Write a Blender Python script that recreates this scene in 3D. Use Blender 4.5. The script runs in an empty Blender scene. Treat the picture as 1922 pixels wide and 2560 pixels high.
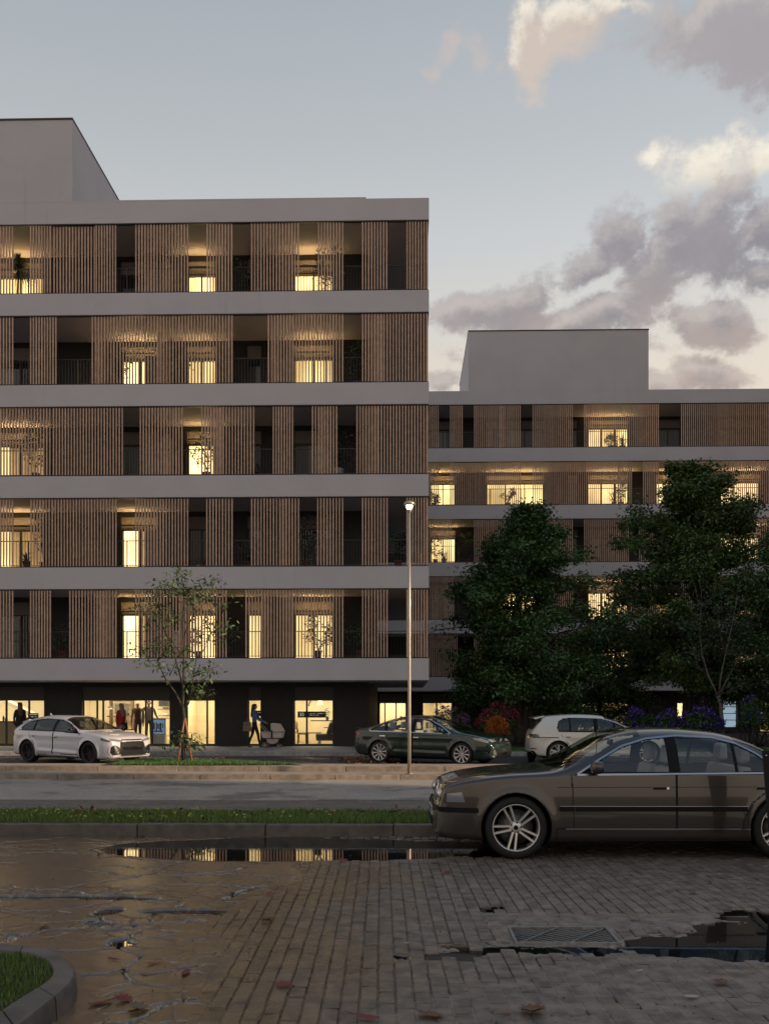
import bpy, bmesh, math, random
import numpy as np
from mathutils import Vector, Matrix
from mathutils.bvhtree import BVHTree
SC = bpy.context.scene
COL = SC.collection
PI = math.pi
# ------------------------------------------------------------------ camera
F_, CX, HY, EYE, TH = 2400.0, 961.0, 1770.0, 1.66, math.radians(1.36)
cam = bpy.data.objects.new('camera', bpy.data.cameras.new('camera'))
COL.objects.link(cam); SC.camera = cam
cam.location = (0, 0, EYE); cam.rotation_euler = (PI / 2, 0, TH)
cam.data.sensor_fit = 'HORIZONTAL'; cam.data.sensor_width = 36
cam.data.lens = F_ / 1922 * 36; cam.data.shift_y = (HY - 1280) / 1922
cam.data.clip_end = 4000; cam.data.clip_start = 0.1
# ------------------------------------------------------------------ exposure
SC.view_settings.view_transform = 'Standard'
SC.view_settings.look = 'None'
SC.view_settings.exposure = 0.15
SC.view_settings.gamma = 1.0
SC.view_settings.use_curve_mapping = False
SC.cycles.use_denoising = True
SC.cycles.max_bounces = 8
SC.cycles.transparent_max_bounces = 16
SC.cycles.caustics_reflective = False
SC.cycles.caustics_refractive = False
SC.cycles.sample_clamp_indirect = 4.0
# ------------------------------------------------------------------ node helper
class NT:
    def __init__(s, tree):
        s.t = tree; s.n = tree.nodes; s.l = tree.links
    def node(s, typ, **kw):
        n = s.n.new(typ)
        for k, v in kw.items():
            setattr(n, k, v)
        return n
    def put(s, sock, v):
        if v is None: return
        if isinstance(v, bpy.types.NodeSocket): s.l.new(v, sock)
        else:
            if isinstance(v, (tuple, list)) and len(v) == 3 and sock.type == 'RGBA': v = (*v, 1)
            sock.default_value = v
    def m(s, op, a, b=None, c=None, clamp=False):
        n = s.node('ShaderNodeMath', operation=op); n.use_clamp = clamp
        s.put(n.inputs[0], a); s.put(n.inputs[1], b); s.put(n.inputs[2], c)
        return n.outputs[0]
    def mix(s, f, a, b, blend='MIX'):
        n = s.node('ShaderNodeMix', data_type='RGBA', blend_type=blend)
        s.put(n.inputs[0], f); s.put(n.inputs[6], a); s.put(n.inputs[7], b)
        return n.outputs[2]
    def smooth(s, v, lo, hi, a=0.0, b=1.0):
        n = s.node('ShaderNodeMapRange', interpolation_type='SMOOTHSTEP')
        for i, x in enumerate((v, lo, hi, a, b)): s.put(n.inputs[i], x)
        return n.outputs[0]
    def noise(s, vec, scale, detail=4, rough=.55, dist=0.0):
        n = s.node('ShaderNodeTexNoise')
        if vec is not None: s.l.new(vec, n.inputs['Vector'])
        n.inputs['Scale'].default_value = scale; n.inputs['Detail'].default_value = detail
        n.inputs['Roughness'].default_value = rough; n.inputs['Distortion'].default_value = dist
        return n.outputs[0]
# ------------------------------------------------------------------ sky
SUN_EL, SUN_AZ = math.radians(16.0), math.radians(106)   # azimuth from +Y towards +X
world = bpy.data.worlds.new('World'); SC.world = world; world.use_nodes = True
w = NT(world.node_tree); w.n.clear()
def pxdir(px, py):
    u = (px - CX) / F_; v = (HY - py) / F_
    return math.atan(u) - TH, math.atan2(v, math.sqrt(u * u + 1))
def cloud_group():
    g = bpy.data.node_groups.new('clouds', 'ShaderNodeTree')
    for nm in ('Az', 'El'): g.interface.new_socket(nm, in_out='INPUT', socket_type='NodeSocketFloat')
    for nm in ('Grey', 'Cream', 'Loose', 'Puff'): g.interface.new_socket(nm, in_out='OUTPUT', socket_type='NodeSocketFloat')
    t = NT(g); gi = t.node('NodeGroupInput'); go = t.node('NodeGroupOutput')
    az, el = gi.outputs[0], gi.outputs[1]
    cv = t.node('ShaderNodeCombineXYZ'); t.put(cv.inputs[0], az); t.put(cv.inputs[1], t.m('MULTIPLY', el, 1.25)); cv.inputs[2].default_value = 1.7
    vec = cv.outputs[0]
    f1 = t.noise(vec, 11, 9, .58, .25)
    f2 = t.noise(vec, 36, 6, .6, .1)
    w1 = t.m('MULTIPLY', t.m('SUBTRACT', t.noise(vec, 7, 4), .5), .055)
    fb = t.m('ADD', t.m('ADD', t.m('SUBTRACT', f1, .5), t.m('MULTIPLY', t.m('SUBTRACT', f2, .5), .55)), t.m('MULTIPLY', t.m('SUBTRACT', t.noise(vec, 110, 4, .65), .5), .22))
    az = t.m('ADD', az, w1); el = t.m('SUBTRACT', el, t.m('MULTIPLY', w1, .6))
    def ell(lst):
        best = None
        for (px, py, rx, ry, rot) in lst:
            a0, e0 = pxdir(px, py); rx /= F_; ry /= F_; rot = math.radians(rot)
            da = t.m('SUBTRACT', az, a0); de = t.m('SUBTRACT', el, e0)
            p = t.m('DIVIDE', t.m('ADD', t.m('MULTIPLY', da, math.cos(rot)), t.m('MULTIPLY', de, math.sin(rot))), rx)
            q = t.m('DIVIDE', t.m('SUBTRACT', t.m('MULTIPLY', de, math.cos(rot)), t.m('MULTIPLY', da, math.sin(rot))), ry)
            r = t.m('SQRT', t.m('ADD', t.m('MULTIPLY', p, p), t.m('MULTIPLY', q, q)))
            v = t.m('SUBTRACT', 1.0, r)
            best = v if best is None else t.m('MAXIMUM', best, v)
        return t.m('MAXIMUM', best, -1.5)
    puff = lambda: ell([(1190, 118, 75, 50, -35), (1128, 108, 45, 60, -30), (1085, 180, 34, 36, 0), (1262, 178, 36, 26, 0)])
    grey = ell([(1800, 62, 280, 98, -8), (2010, 100, 230, 110, 0), (1560, 600, 110, 80, 50), (1730, 585, 170, 125, 10), (1960, 560, 200, 90, 10),
                (1640, 700, 120, 110, 70), (1480, 680, 160, 62, 22), (1300, 745, 190, 72, 12), (1150, 775, 95, 52, 0), (1500, 800, 300, 62, 0),
                (1760, 815, 150, 62, -12), (1900, 690, 90, 50, -20), (1735, 925, 110, 48, -12), (1420, 880, 330, 60, 0), (1115, 960, 70, 34, 10), (1650, 960, 180, 50, 0)])
    cream = ell([(1340, 120, 62, 105, 0), (1450, 60, 130, 70, 0),
                 (1560, 12, 140, 46, -4), (1745, 410, 130, 78, 12), (1640, 400, 60, 46, 0), (1915, 385, 66, 42, 0)])
    t.l.new(t.smooth(t.m('ADD', t.m('ADD', grey, .10), t.m('MULTIPLY', fb, 1.8)), -.02, .72), go.inputs[0])
    t.l.new(t.smooth(t.m('ADD', cream, t.m('MULTIPLY', fb, 2.4)), .0, .8), go.inputs[1])
    t.l.new(t.smooth(f1, .53, .66), go.inputs[2])
    t.l.new(t.smooth(t.m('ADD', puff(), t.m('MULTIPLY', t.m('SUBTRACT', f2, .5), 3.5)), .1, 1.3), go.inputs[3])
    return g
tc = w.node('ShaderNodeTexCoord'); sx = w.node('ShaderNodeSeparateXYZ'); w.l.new(tc.outputs['Generated'], sx.inputs[0])
az = w.m('ARCTAN2', sx.outputs[0], sx.outputs[1]); el = w.m('ARCSINE', sx.outputs[2])
ramp = w.node('ShaderNodeValToRGB'); w.l.new(w.m('DIVIDE', el, 1.5708, clamp=True), ramp.inputs[0])
cr = ramp.color_ramp
SKYR = [(0.0, (.70, .56, .44)), (.15, (.78, .66, .53)), (.21, (.74, .66, .56)), (.245, (.65, .63, .59)), (.29, (.56, .58, .59)), (.34, (.475, .50, .52)), (.41, (.39, .43, .465)), (.7, (.17, .26, .38)), (1, (.14, .22, .36))]
cr.elements[0].position = 0; cr.elements[0].color = (*SKYR[0][1], 1)
cr.elements[1].position = 1; cr.elements[1].color = (*SKYR[-1][1], 1)
for p, c in SKYR[1:-1]:
    e = cr.elements.new(p); e.color = (*c, 1)
nish = w.node('ShaderNodeTexSky', sky_type='NISHITA'); nish.sun_disc = False
nish.sun_elevation = SUN_EL; nish.sun_rotation = SUN_AZ; nish.air_density = 1.0; nish.dust_density = 1.5
nb = w.node('ShaderNodeVectorMath', operation='SCALE'); w.l.new(nish.outputs[0], nb.inputs[0]); nb.inputs['Scale'].default_value = .08
base = w.mix(.10, ramp.outputs[0], nb.outputs[0])
# paler towards the sunset side
side = w.smooth(az, -.5, .5, .95, 1.07)
bs = w.node('ShaderNodeVectorMath', operation='SCALE'); w.l.new(base, bs.inputs[0]); w.l.new(side, bs.inputs['Scale'])
G = cloud_group()
def cg(a, e):
    n = w.node('ShaderNodeGroup'); n.node_tree = G; w.put(n.inputs[0], a); w.put(n.inputs[1], e); return n.outputs
c0 = cg(az, el); c1 = cg(w.m('SUBTRACT', az, .006), w.m('ADD', el, .014))
lit = w.m('SUBTRACT', c0[0], c1[0], clamp=True)
thin = w.smooth(c0[0], .0, 1.0, 0, 1)
low = w.smooth(el, .30, .44)
gcol = w.mix(low, (.42, .335, .30), w.mix(w.smooth(el, .42, .52), (.275, .25, .27), (.38, .345, .35)))
gcol = w.mix(w.smooth(w.noise(tc.outputs['Generated'], 9, 5), .38, .62), gcol, w.mix(w.smooth(el, .42, .52), (.215, .205, .235), (.34, .315, .33)))
gcol = w.mix(w.m('MULTIPLY', lit, .6), gcol, (.60, .54, .50))
litc = w.m('SUBTRACT', c0[1], c1[1], clamp=True)
ccol = w.mix(w.smooth(el, .48, .58), (.78, .71, .60), (.60, .50, .43))
ccol = w.mix(w.m('MULTIPLY', litc, .7), ccol, (.95, .88, .74))
# the same broken cloud cover goes on outside the frame
out = w.m('MAXIMUM', w.smooth(w.m('ABSOLUTE', az), .42, .75), w.smooth(el, .70, .95))
out = w.m('MULTIPLY', out, w.smooth(el, .02, .2))
sky = w.mix(w.m('MULTIPLY', w.m('MULTIPLY', c0[2], out), .7), bs.outputs[0], (.36, .33, .35))
sky = w.mix(w.m('MULTIPLY', c0[3], .6), sky, (.55, .47, .44))
sky = w.mix(w.m('MULTIPLY', c0[1], .85), sky, ccol)
sky = w.mix(w.m('MULTIPLY', thin, .88), sky, gcol)
bg = w.node('ShaderNodeBackground'); w.l.new(sky, bg.inputs[0]); bg.inputs[1].default_value = 1.0
wo = w.node('ShaderNodeOutputWorld'); w.l.new(bg.outputs[0], wo.inputs[0])
# ------------------------------------------------------------------ sun
sl = bpy.data.lights.new('sun', 'SUN'); sl.energy = 5.0; sl.angle = math.radians(.8); sl.color = (1, .76, .50)
so = bpy.data.objects.new('sun', sl); COL.objects.link(so)
sd = Vector((math.sin(SUN_AZ) * math.cos(SUN_EL), math.cos(SUN_AZ) * math.cos(SUN_EL), math.sin(SUN_EL)))
so.rotation_euler = sd.to_track_quat('Z', 'Y').to_euler(); so.location = sd * 100
# ------------------------------------------------------------------ placing
def at(px, py, Y):
    u = (px - CX) / F_; k = u * math.sin(TH) + math.cos(TH)
    return Vector((Y * (u * math.cos(TH) - math.sin(TH)) / k, Y, EYE + (HY - py) / F_ * Y / k))
def X_(px, Y): return at(px, HY, Y).x
def gr(px, py, z=0.0):
    d = (EYE - z) * F_ / (py - HY); u = (px - CX) / F_
    return Vector(((u * math.cos(TH) - math.sin(TH)) * d, (u * math.sin(TH) + math.cos(TH)) * d, z))
# ------------------------------------------------------------------ object helpers
def obj(name, me, parent=None, mat=None, loc=None):
    o = bpy.data.objects.new(name, me); COL.objects.link(o)
    if parent is not None: o.parent = parent
    if loc is not None: o.location = loc
    if mat is not None and me is not None:
        me.materials.clear()
        for m_ in (mat if isinstance(mat, (list, tuple)) else [mat]): me.materials.append(m_)
    return o
def tag(o, label=None, cat=None, group=None, kind=None):
    for k, v in (('label', label), ('category', cat), ('group', group), ('kind', kind)):
        if v: o[k] = v
    return o
def empty(name, loc=(0, 0, 0), rz=0.0, label=None, cat=None, group=None):
    o = bpy.data.objects.new(name, None); COL.objects.link(o); o.location = loc; o.rotation_euler = (0, 0, rz)
    o.empty_display_size = .2
    return tag(o, label, cat, group)
def copy_tree(o, parent=None):
    c = o.copy(); COL.objects.link(c); c.parent = parent
    for ch in list(o.children): copy_tree(ch, c)
    return c
def npmesh(name, verts, faces, smooth=False, mi=None):
    """verts (n,3), faces (m,k) all of one size k"""
    me = bpy.data.meshes.new(name)
    verts = np.asarray(verts, dtype=np.float32); faces = np.asarray(faces, dtype=np.int32)
    me.vertices.add(len(verts)); me.vertices.foreach_set('co', verts.ravel())
    k = faces.shape[1]
    me.loops.add(faces.size); me.loops.foreach_set('vertex_index', faces.ravel())
    me.polygons.add(len(faces))
    me.polygons.foreach_set('loop_start', np.arange(0, faces.size, k, dtype=np.int32))
    me.polygons.foreach_set('loop_total', np.full(len(faces), k, dtype=np.int32))
    if smooth: me.polygons.foreach_set('use_smooth', np.ones(len(faces), dtype=bool))
    if mi is not None: me.polygons.foreach_set('material_index', np.asarray(mi, dtype=np.int32))
    me.update(calc_edges=True); me.validate()
    return me
class MB:
    def __init__(s): s.v = []; s.f = []; s.sm = []
    def add(s, vs, fs, smooth=False):
        o = len(s.v); s.v += [tuple(v) for v in vs]; s.f += [tuple(i + o for i in f) for f in fs]; s.sm += [smooth] * len(fs); return s
    def box(s, x0, x1, y0, y1, z0, z1):
        vs = [(x0, y0, z0), (x1, y0, z0), (x1, y1, z0), (x0, y1, z0), (x0, y0, z1), (x1, y0, z1), (x1, y1, z1), (x0, y1, z1)]
        return s.add(vs, [(0, 3, 2, 1), (4, 5, 6, 7), (0, 1, 5, 4), (1, 2, 6, 5), (2, 3, 7, 6), (3, 0, 4, 7)])
    def bar(s, p, q, wd, ht=None, up=(0, 0, 1)):
        p = Vector(p); q = Vector(q); d = (q - p).normalized(); up = Vector(up)
        if abs(d.dot(up)) > .98: up = Vector((0, 1, 0))
        a = d.cross(up).normalized() * wd / 2; b = a.cross(d).normalized() * (ht or wd) / 2
        vs = [c + i * a + j * b for c in (p, q) for i, j in ((-1, -1), (1, -1), (1, 1), (-1, 1))]
        return s.add(vs, [(3, 2, 1, 0), (4, 5, 6, 7), (0, 1, 5, 4), (1, 2, 6, 5), (2, 3, 7, 6), (3, 0, 4, 7)])
    def tube(s, pts, r, n=8, cap=True, smooth=True):
        pts = [Vector(p) for p in pts]; R = r if isinstance(r, (list, tuple)) else [r] * len(pts)
        vs = []; fs = []; ref = None
        for i, p in enumerate(pts):
            d = (pts[min(i + 1, len(pts) - 1)] - pts[max(i - 1, 0)]).normalized()
            if ref is None: ref = Vector((1, 0, 0)) if abs(d.x) < .9 else Vector((0, 1, 0))
            a = d.cross(ref).normalized(); b = d.cross(a).normalized(); ref = b.cross(d) * 1.0 if False else ref
            for k in range(n):
                t = 2 * PI * k / n; vs.append(p + (a * math.cos(t) + b * math.sin(t)) * R[i])
        for i in range(len(pts) - 1):
            for k in range(n):
                k2 = (k + 1) % n; fs.append((i * n + k, i * n + k2, (i + 1) * n + k2, (i + 1) * n + k))
        if cap: fs += [tuple(range(n))[::-1], tuple(range((len(pts) - 1) * n, len(pts) * n))]
        return s.add(vs, fs, smooth)
    def lathe(s, prof, n=20, c=(0, 0, 0), axis='z', smooth=True):
        vs = []; fs = []
        for (r, h) in prof:
            for k in range(n):
                t = 2 * PI * k / n; a, b = r * math.cos(t), r * math.sin(t)
                v = {'z': (a, b, h), 'y': (a, h, b), 'x': (h, a, b)}[axis]
                vs.append((v[0] + c[0], v[1] + c[1], v[2] + c[2]))
        for i in range(len(prof) - 1):
            for k in range(n):
                k2 = (k + 1) % n; q = (i * n + k, i * n + k2, (i + 1) * n + k2, (i + 1) * n + k)
                fs.append(q if axis != 'y' else q[::-1])
        return s.add(vs, fs, smooth)
    def prism(s, poly, d0, d1, axis='y'):
        """poly of 2D points extruded between d0 and d1 along an axis"""
        n = len(poly); f = {'y': lambda a, b, d: (a, d, b), 'x': lambda a, b, d: (d, a, b), 'z': lambda a, b, d: (a, b, d)}[axis]
        vs = [f(a, b, d0) for a, b in poly] + [f(a, b, d1) for a, b in poly]
        return s.add(vs, [tuple(range(n)), tuple(range(2 * n - 1, n - 1, -1))] + [((i + 1) % n, i, n + i, n + (i + 1) % n) for i in range(n)])
    def mesh(s, name='m'):
        me = bpy.data.meshes.new(name); me.from_pydata(s.v, [], s.f)
        me.polygons.foreach_set('use_smooth', s.sm); me.update(); return me
    def build(s, name, mat=None, parent=None, loc=None, bevel=0.0, seg=2):
        me = s.mesh(name)
        if bevel:
            b = bmesh.new(); b.from_mesh(me); bmesh.ops.recalc_face_normals(b, faces=b.faces)
            bmesh.ops.bevel(b, geom=b.edges[:], offset=bevel, segments=seg, affect='EDGES', profile=.5, clamp_overlap=True)
            b.to_mesh(me); b.free()
        return obj(name, me, parent, mat, loc)
def bx(name, mat, parent, x0, x1, y0, y1, z0, z1, bevel=0.0):
    return MB().box(x0, x1, y0, y1, z0, z1).build(name, mat, parent, bevel=bevel)
# ------------------------------------------------------------------ numpy noise
def _h(ix, iy, seed):
    n = (ix.astype(np.int64) * 374761393 + iy.astype(np.int64) * 668265263 + seed * 1442695041) & 0x7fffffff
    n = (n ^ (n >> 13)) * 1274126177 & 0x7fffffff
    return ((n ^ (n >> 16)) & 0xffffff) / float(0xffffff)
def vnoise(x, y, seed=0):
    ix = np.floor(x); iy = np.floor(y); fx = x - ix; fy = y - iy
    fx = fx * fx * (3 - 2 * fx); fy = fy * fy * (3 - 2 * fy)
    a = _h(ix, iy, seed); b = _h(ix + 1, iy, seed); c = _h(ix, iy + 1, seed); d = _h(ix + 1, iy + 1, seed)
    return (a * (1 - fx) + b * fx) * (1 - fy) + (c * (1 - fx) + d * fx) * fy
def fbm(x, y, seed=0, oct=4):
    s = 0; a = .5; t = 0
    for i in range(oct):
        s = s + a * vnoise(x, y, seed + i * 17); t += a; a *= .5; x = x * 2.03 + 5.1; y = y * 2.03 + 1.7
    return s / t
def vcrack(x, y, seed=0):
    """distance to the nearest border of jittered cells"""
    ix = np.floor(x); iy = np.floor(y); d1 = np.full(x.shape, 9.0); px = np.zeros_like(x); py = np.zeros_like(x)
    for i in (-1, 0, 1):
        for j in (-1, 0, 1):
            cx = ix + i + _h(ix + i, iy + j, seed); cy = iy + j + _h(ix + i, iy + j, seed + 91)
            d = (cx - x) ** 2 + (cy - y) ** 2; m_ = d < d1
            d1 = np.where(m_, d, d1); px = np.where(m_, cx, px); py = np.where(m_, cy, py)
    d2 = np.full(x.shape, 9.0)
    for i in (-2, -1, 0, 1, 2):
        for j in (-2, -1, 0, 1, 2):
            cx = ix + i + _h(ix + i, iy + j, seed); cy = iy + j + _h(ix + i, iy + j, seed + 91)
            ux = cx - px; uy = cy - py; L = np.sqrt(ux * ux + uy * uy)
            ok = L > 1e-5; L = np.where(ok, L, 1)
            d = ((px + cx) / 2 - x) * ux / L + ((py + cy) / 2 - y) * uy / L
            d2 = np.where(ok & (d < d2), d, d2)
    return d2
def sstep(v, a, b):
    t = np.clip((v - a) / (b - a), 0, 1); return t * t * (3 - 2 * t)
# ------------------------------------------------------------------ materials
MT = {}
def pm(name, col, rough=.6, metal=0.0, spec=.5, nscale=0, namt=.15, bump=0, bscale=60, coat=0, col2=None, ptn=None, rvar=0, obj_rand=0, island=0, emit=None, est=1.0, alpha=None, trans=0, gen=False, streak=0):
    m_ = bpy.data.materials.new(name); m_.use_nodes = True; t = NT(m_.node_tree); b = t.n['Principled BSDF']
    b.inputs['Base Color'].default_value = (*col, 1); b.inputs['Roughness'].default_value = rough
    b.inputs['Metallic'].default_value = metal; b.inputs['Specular IOR Level'].default_value = spec
    b.inputs['Coat Weight'].default_value = coat; b.inputs['Coat Roughness'].default_value = .04
    g = t.node('ShaderNodeNewGeometry'); vec = g.outputs['Position']
    if gen: vec = t.node('ShaderNodeTexCoord').outputs['Object']
    c = None
    if nscale:
        nz = t.noise(vec, nscale, 6)
        c2 = col2 or tuple(x * (1 - namt * 2) for x in col)
        c = t.mix(t.smooth(nz, .3, .7), col, c2)
    if obj_rand or island:
        r = t.node('ShaderNodeObjectInfo').outputs['Random'] if obj_rand else g.outputs['Random Per Island']
        a = obj_rand or island
        k = t.m('ADD', t.m('MULTIPLY', r, 2 * a), 1 - a)
        sc_ = t.node('ShaderNodeVectorMath', operation='SCALE'); t.put(sc_.inputs[0], c if c is not None else tuple(col)); t.l.new(k, sc_.inputs['Scale'])
        c = sc_.outputs[0]
    if c is not None: t.l.new(c, b.inputs['Base Color'])
    if rvar: t.l.new(t.smooth(t.noise(vec, (nscale or 3) * 1.7, 5), .3, .7, rough - rvar, rough + rvar), b.inputs['Roughness'])
    if bump:
        bn = t.node('ShaderNodeBump'); bn.inputs['Strength'].default_value = bump; bn.inputs['Distance'].default_value = .01
        t.l.new(t.noise(vec, bscale, 5, .65), bn.inputs['Height']); t.l.new(bn.outputs[0], b.inputs['Normal'])
    if emit: b.inputs['Emission Color'].default_value = (*emit, 1); b.inputs['Emission Strength'].default_value = est
    if alpha is not None: b.inputs['Alpha'].default_value = alpha
    if trans: b.inputs['Transmission Weight'].default_value = trans
    if streak:
        mp = t.node('ShaderNodeMapping'); mp.inputs['Scale'].default_value = (1, 1, .06); t.l.new(vec, mp.inputs[0]); src = b.inputs['Base Color'].links[0].from_socket
        f_ = t.m('MULTIPLY', t.m('MULTIPLY', t.smooth(t.noise(mp.outputs[0], 2.6, 5, .7), .55, .8), t.smooth(t.noise(vec, .25, 3), .4, .65)), streak)
        t.l.new(t.mix(f_, src, tuple(x * .55 for x in col)), b.inputs['Base Color'])
    MT[name] = m_; return m_
def glass(name, tint=(.8, .85, .85), refl=.9, f0=.04, rough=0.0):
    m_ = bpy.data.materials.new(name); m_.use_nodes = True; t = NT(m_.node_tree); t.n.clear()
    tr = t.node('ShaderNodeBsdfTransparent'); tr.inputs[0].default_value = (*tint, 1)
    gl = t.node('ShaderNodeBsdfGlossy'); gl.inputs['Roughness'].default_value = rough; gl.inputs[0].default_value = (refl, refl, refl, 1)
    lw = t.node('ShaderNodeLayerWeight'); lw.inputs['Blend'].default_value = .5
    f = t.m('ADD', t.m('MULTIPLY', t.m('POWER', lw.outputs['Facing'], 5.0), 1 - f0 * 2), f0 * 2)
    mx = t.node('ShaderNodeMixShader'); t.l.new(f, mx.inputs[0]); t.l.new(tr.outputs[0], mx.inputs[1]); t.l.new(gl.outputs[0], mx.inputs[2])
    o = t.node('ShaderNodeOutputMaterial'); t.l.new(mx.outputs[0], o.inputs[0]); MT[name] = m_; return m_
PL = pm('plaster', (.53, .50, .52), .9, nscale=.7, namt=.035, bump=.35, bscale=45, streak=.55)
PLC = pm('plaster_cap', (.05, .045, .045), .6)
DK = pm('dark_cladding', (.012, .011, .0105), .6, bump=.15, bscale=30, nscale=4, namt=.2)
SHB = pm('shutter_box', (.19, .165, .15), .7)
SHD = pm('shop_panel', (.065, .06, .056), .7)
WOOD = pm('slat_wood', (.60, .40, .285), .65, nscale=5, namt=.12, island=.13)
WOODO = pm('slat_wood_single', (.60, .40, .285), .65, nscale=5, namt=.12, obj_rand=.13)
RAIL = pm('rail_metal', (.012, .012, .013), .45)
FRM = pm('window_frame', (.03, .027, .025), .45)
GLS = glass('window_glass', (.93, .95, .93), f0=.03)
BROOM = pm('room_wall', (.78, .70, .50), .8, nscale=1.2, namt=.05)
BFLOOR = pm('room_floor', (.42, .30, .18), .4)
ASP = None
# ------------------------------------------------------------------ ground materials
def asphalt_mat(name, c1, c2, rough=(.2, .55), wet=1.0, bump=.6, gscale=260, stain=None, spec=.55, orand=0, dry=None, drange=(-1.3, .3)):
    m_ = bpy.data.materials.new(name); m_.use_nodes = True; t = NT(m_.node_tree); b = t.n['Principled BSDF']
    g = t.node('ShaderNodeNewGeometry'); vec = g.outputs['Position']
    big = t.noise(vec, .9, 6, .6); mid = t.noise(vec, 7, 6, .6); fine = t.noise(vec, gscale, 3, .7)
    c = t.mix(t.smooth(mid, .3, .7), c1, c2)
    c = t.mix(t.smooth(fine, .58, .75), c, tuple(min(1, x * 2.1) for x in c1))
    sp2 = t.noise(vec, 75, 3, .8); c = t.mix(t.smooth(sp2, .60, .72), c, tuple(min(1, x * 1.7) for x in c1)); c = t.mix(t.smooth(t.noise(vec, 48, 3, .8), .60, .72), c, tuple(x * .45 for x in c2))
    if stain: c = t.mix(t.m('MULTIPLY', t.smooth(t.noise(vec, .55, 5, .65), .5, .62), .75), c, stain)
    dm = None
    if dry:   # golden sheen painted into the brown left side; towards +x drier, greyer colours
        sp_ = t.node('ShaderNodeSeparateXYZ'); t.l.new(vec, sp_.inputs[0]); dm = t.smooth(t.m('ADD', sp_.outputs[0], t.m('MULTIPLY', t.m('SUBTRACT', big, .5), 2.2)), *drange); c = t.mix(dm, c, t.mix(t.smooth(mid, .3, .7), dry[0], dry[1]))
    if orand:
        oi = t.node('ShaderNodeNewGeometry' if orand < 0 else 'ShaderNodeObjectInfo'); sc_ = t.node('ShaderNodeVectorMath', operation='SCALE'); t.l.new(c, sc_.inputs[0]); t.l.new(t.m('ADD', t.m('MULTIPLY', oi.outputs['Random Per Island' if orand < 0 else 'Random'], 2 * abs(orand)), 1 - abs(orand)), sc_.inputs['Scale']); c = sc_.outputs[0]
    t.l.new(c, b.inputs['Base Color'])
    r = t.smooth(t.m('ADD', t.m('MULTIPLY', big, .7), t.m('MULTIPLY', mid, .3)), .40, .62, rough[0], rough[1])
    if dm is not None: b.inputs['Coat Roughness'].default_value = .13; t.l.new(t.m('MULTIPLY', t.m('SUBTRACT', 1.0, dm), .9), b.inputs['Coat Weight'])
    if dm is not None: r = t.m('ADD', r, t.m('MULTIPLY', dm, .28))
    t.l.new(r, b.inputs['Roughness']); b.inputs['Specular IOR Level'].default_value = spec
    bn = t.node('ShaderNodeBump'); bn.inputs['Strength'].default_value = bump; bn.inputs['Distance'].default_value = .004
    t.l.new(t.m('ADD', fine, t.m('MULTIPLY', t.noise(vec, gscale * .3, 3), .7)), bn.inputs['Height']); t.l.new(bn.outputs[0], b.inputs['Normal'])
    if dry: t.l.new(bn.outputs[0], b.inputs['Coat Normal'])
    MT[name] = m_; return m_
A_WET = asphalt_mat('wet_asphalt_painted_sheen', (.190, .108, .044), (.080, .050, .026), (.12, .28), bump=.34, gscale=95, spec=1.0, dry=((.235, .18, .14), (.095, .074, .060)))  # reflected window gold painted into the first two colours
A_PAV = asphalt_mat('worn_paver', (.19, .112, .05), (.09, .058, .032), (.15, .34), bump=.5, gscale=120, orand=.13, dry=((.25, .19, .147), (.095, .074, .060)), drange=(-1.5, .7))  # same golden sheen painted into the brown paver colours
A_ROAD = asphalt_mat('road_asphalt', (.42, .37, .32), (.34, .30, .265), (.35, .6), bump=.4, gscale=120, stain=(.11, .095, .085))
A_GUT = asphalt_mat('gutter_asphalt', (.17, .145, .125), (.12, .10, .09), (.4, .7), bump=.7, gscale=120)
A_ST = asphalt_mat('street_asphalt', (.045, .042, .042), (.033, .031, .031), (.5, .8), bump=.5, gscale=100)
KERB = pm('kerb_concrete', (.31, .25, .20), .8, nscale=6, namt=.2, bump=.5, bscale=70, obj_rand=.12)
KERBW = pm('kerb_wet', (.15, .128, .112), .45, nscale=5, namt=.25, bump=.5, bscale=70, obj_rand=.15)
KERBL = pm('kerb_pale', (.38, .36, .34), .8, nscale=6, namt=.2, bump=.4, bscale=60, obj_rand=.1)
PAVE = pm('pavement_slab', (.28, .27, .265), .75, nscale=3, namt=.12, bump=.3, bscale=60, obj_rand=.08)
PLAT = pm('platform_paving', (.38, .31, .245), .75, nscale=2.5, namt=.16, bump=.4, bscale=60)
SOIL = pm('soil', (.035, .03, .018), .95, nscale=8, namt=.3)
GRASS = pm('grass_blade', (.115, .175, .03), .6, island=.45)
GRASSL = pm('lawn_blade', (.045, .11, .018), .6, island=.35)
WATER = pm('puddle_water', (.006, .006, .006), .015, spec=.5, bump=.012, bscale=6)
LINE = pm('worn_paint', (.5, .48, .44), .6, nscale=9, namt=.3)
def st(o): o['kind'] = 'structure'; return o
def sf(o): o['kind'] = 'stuff'; return o
# big ground sheet
st(bx('ground', A_ST, None, -400, 400, -60, 700, -.5, -.10))
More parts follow.
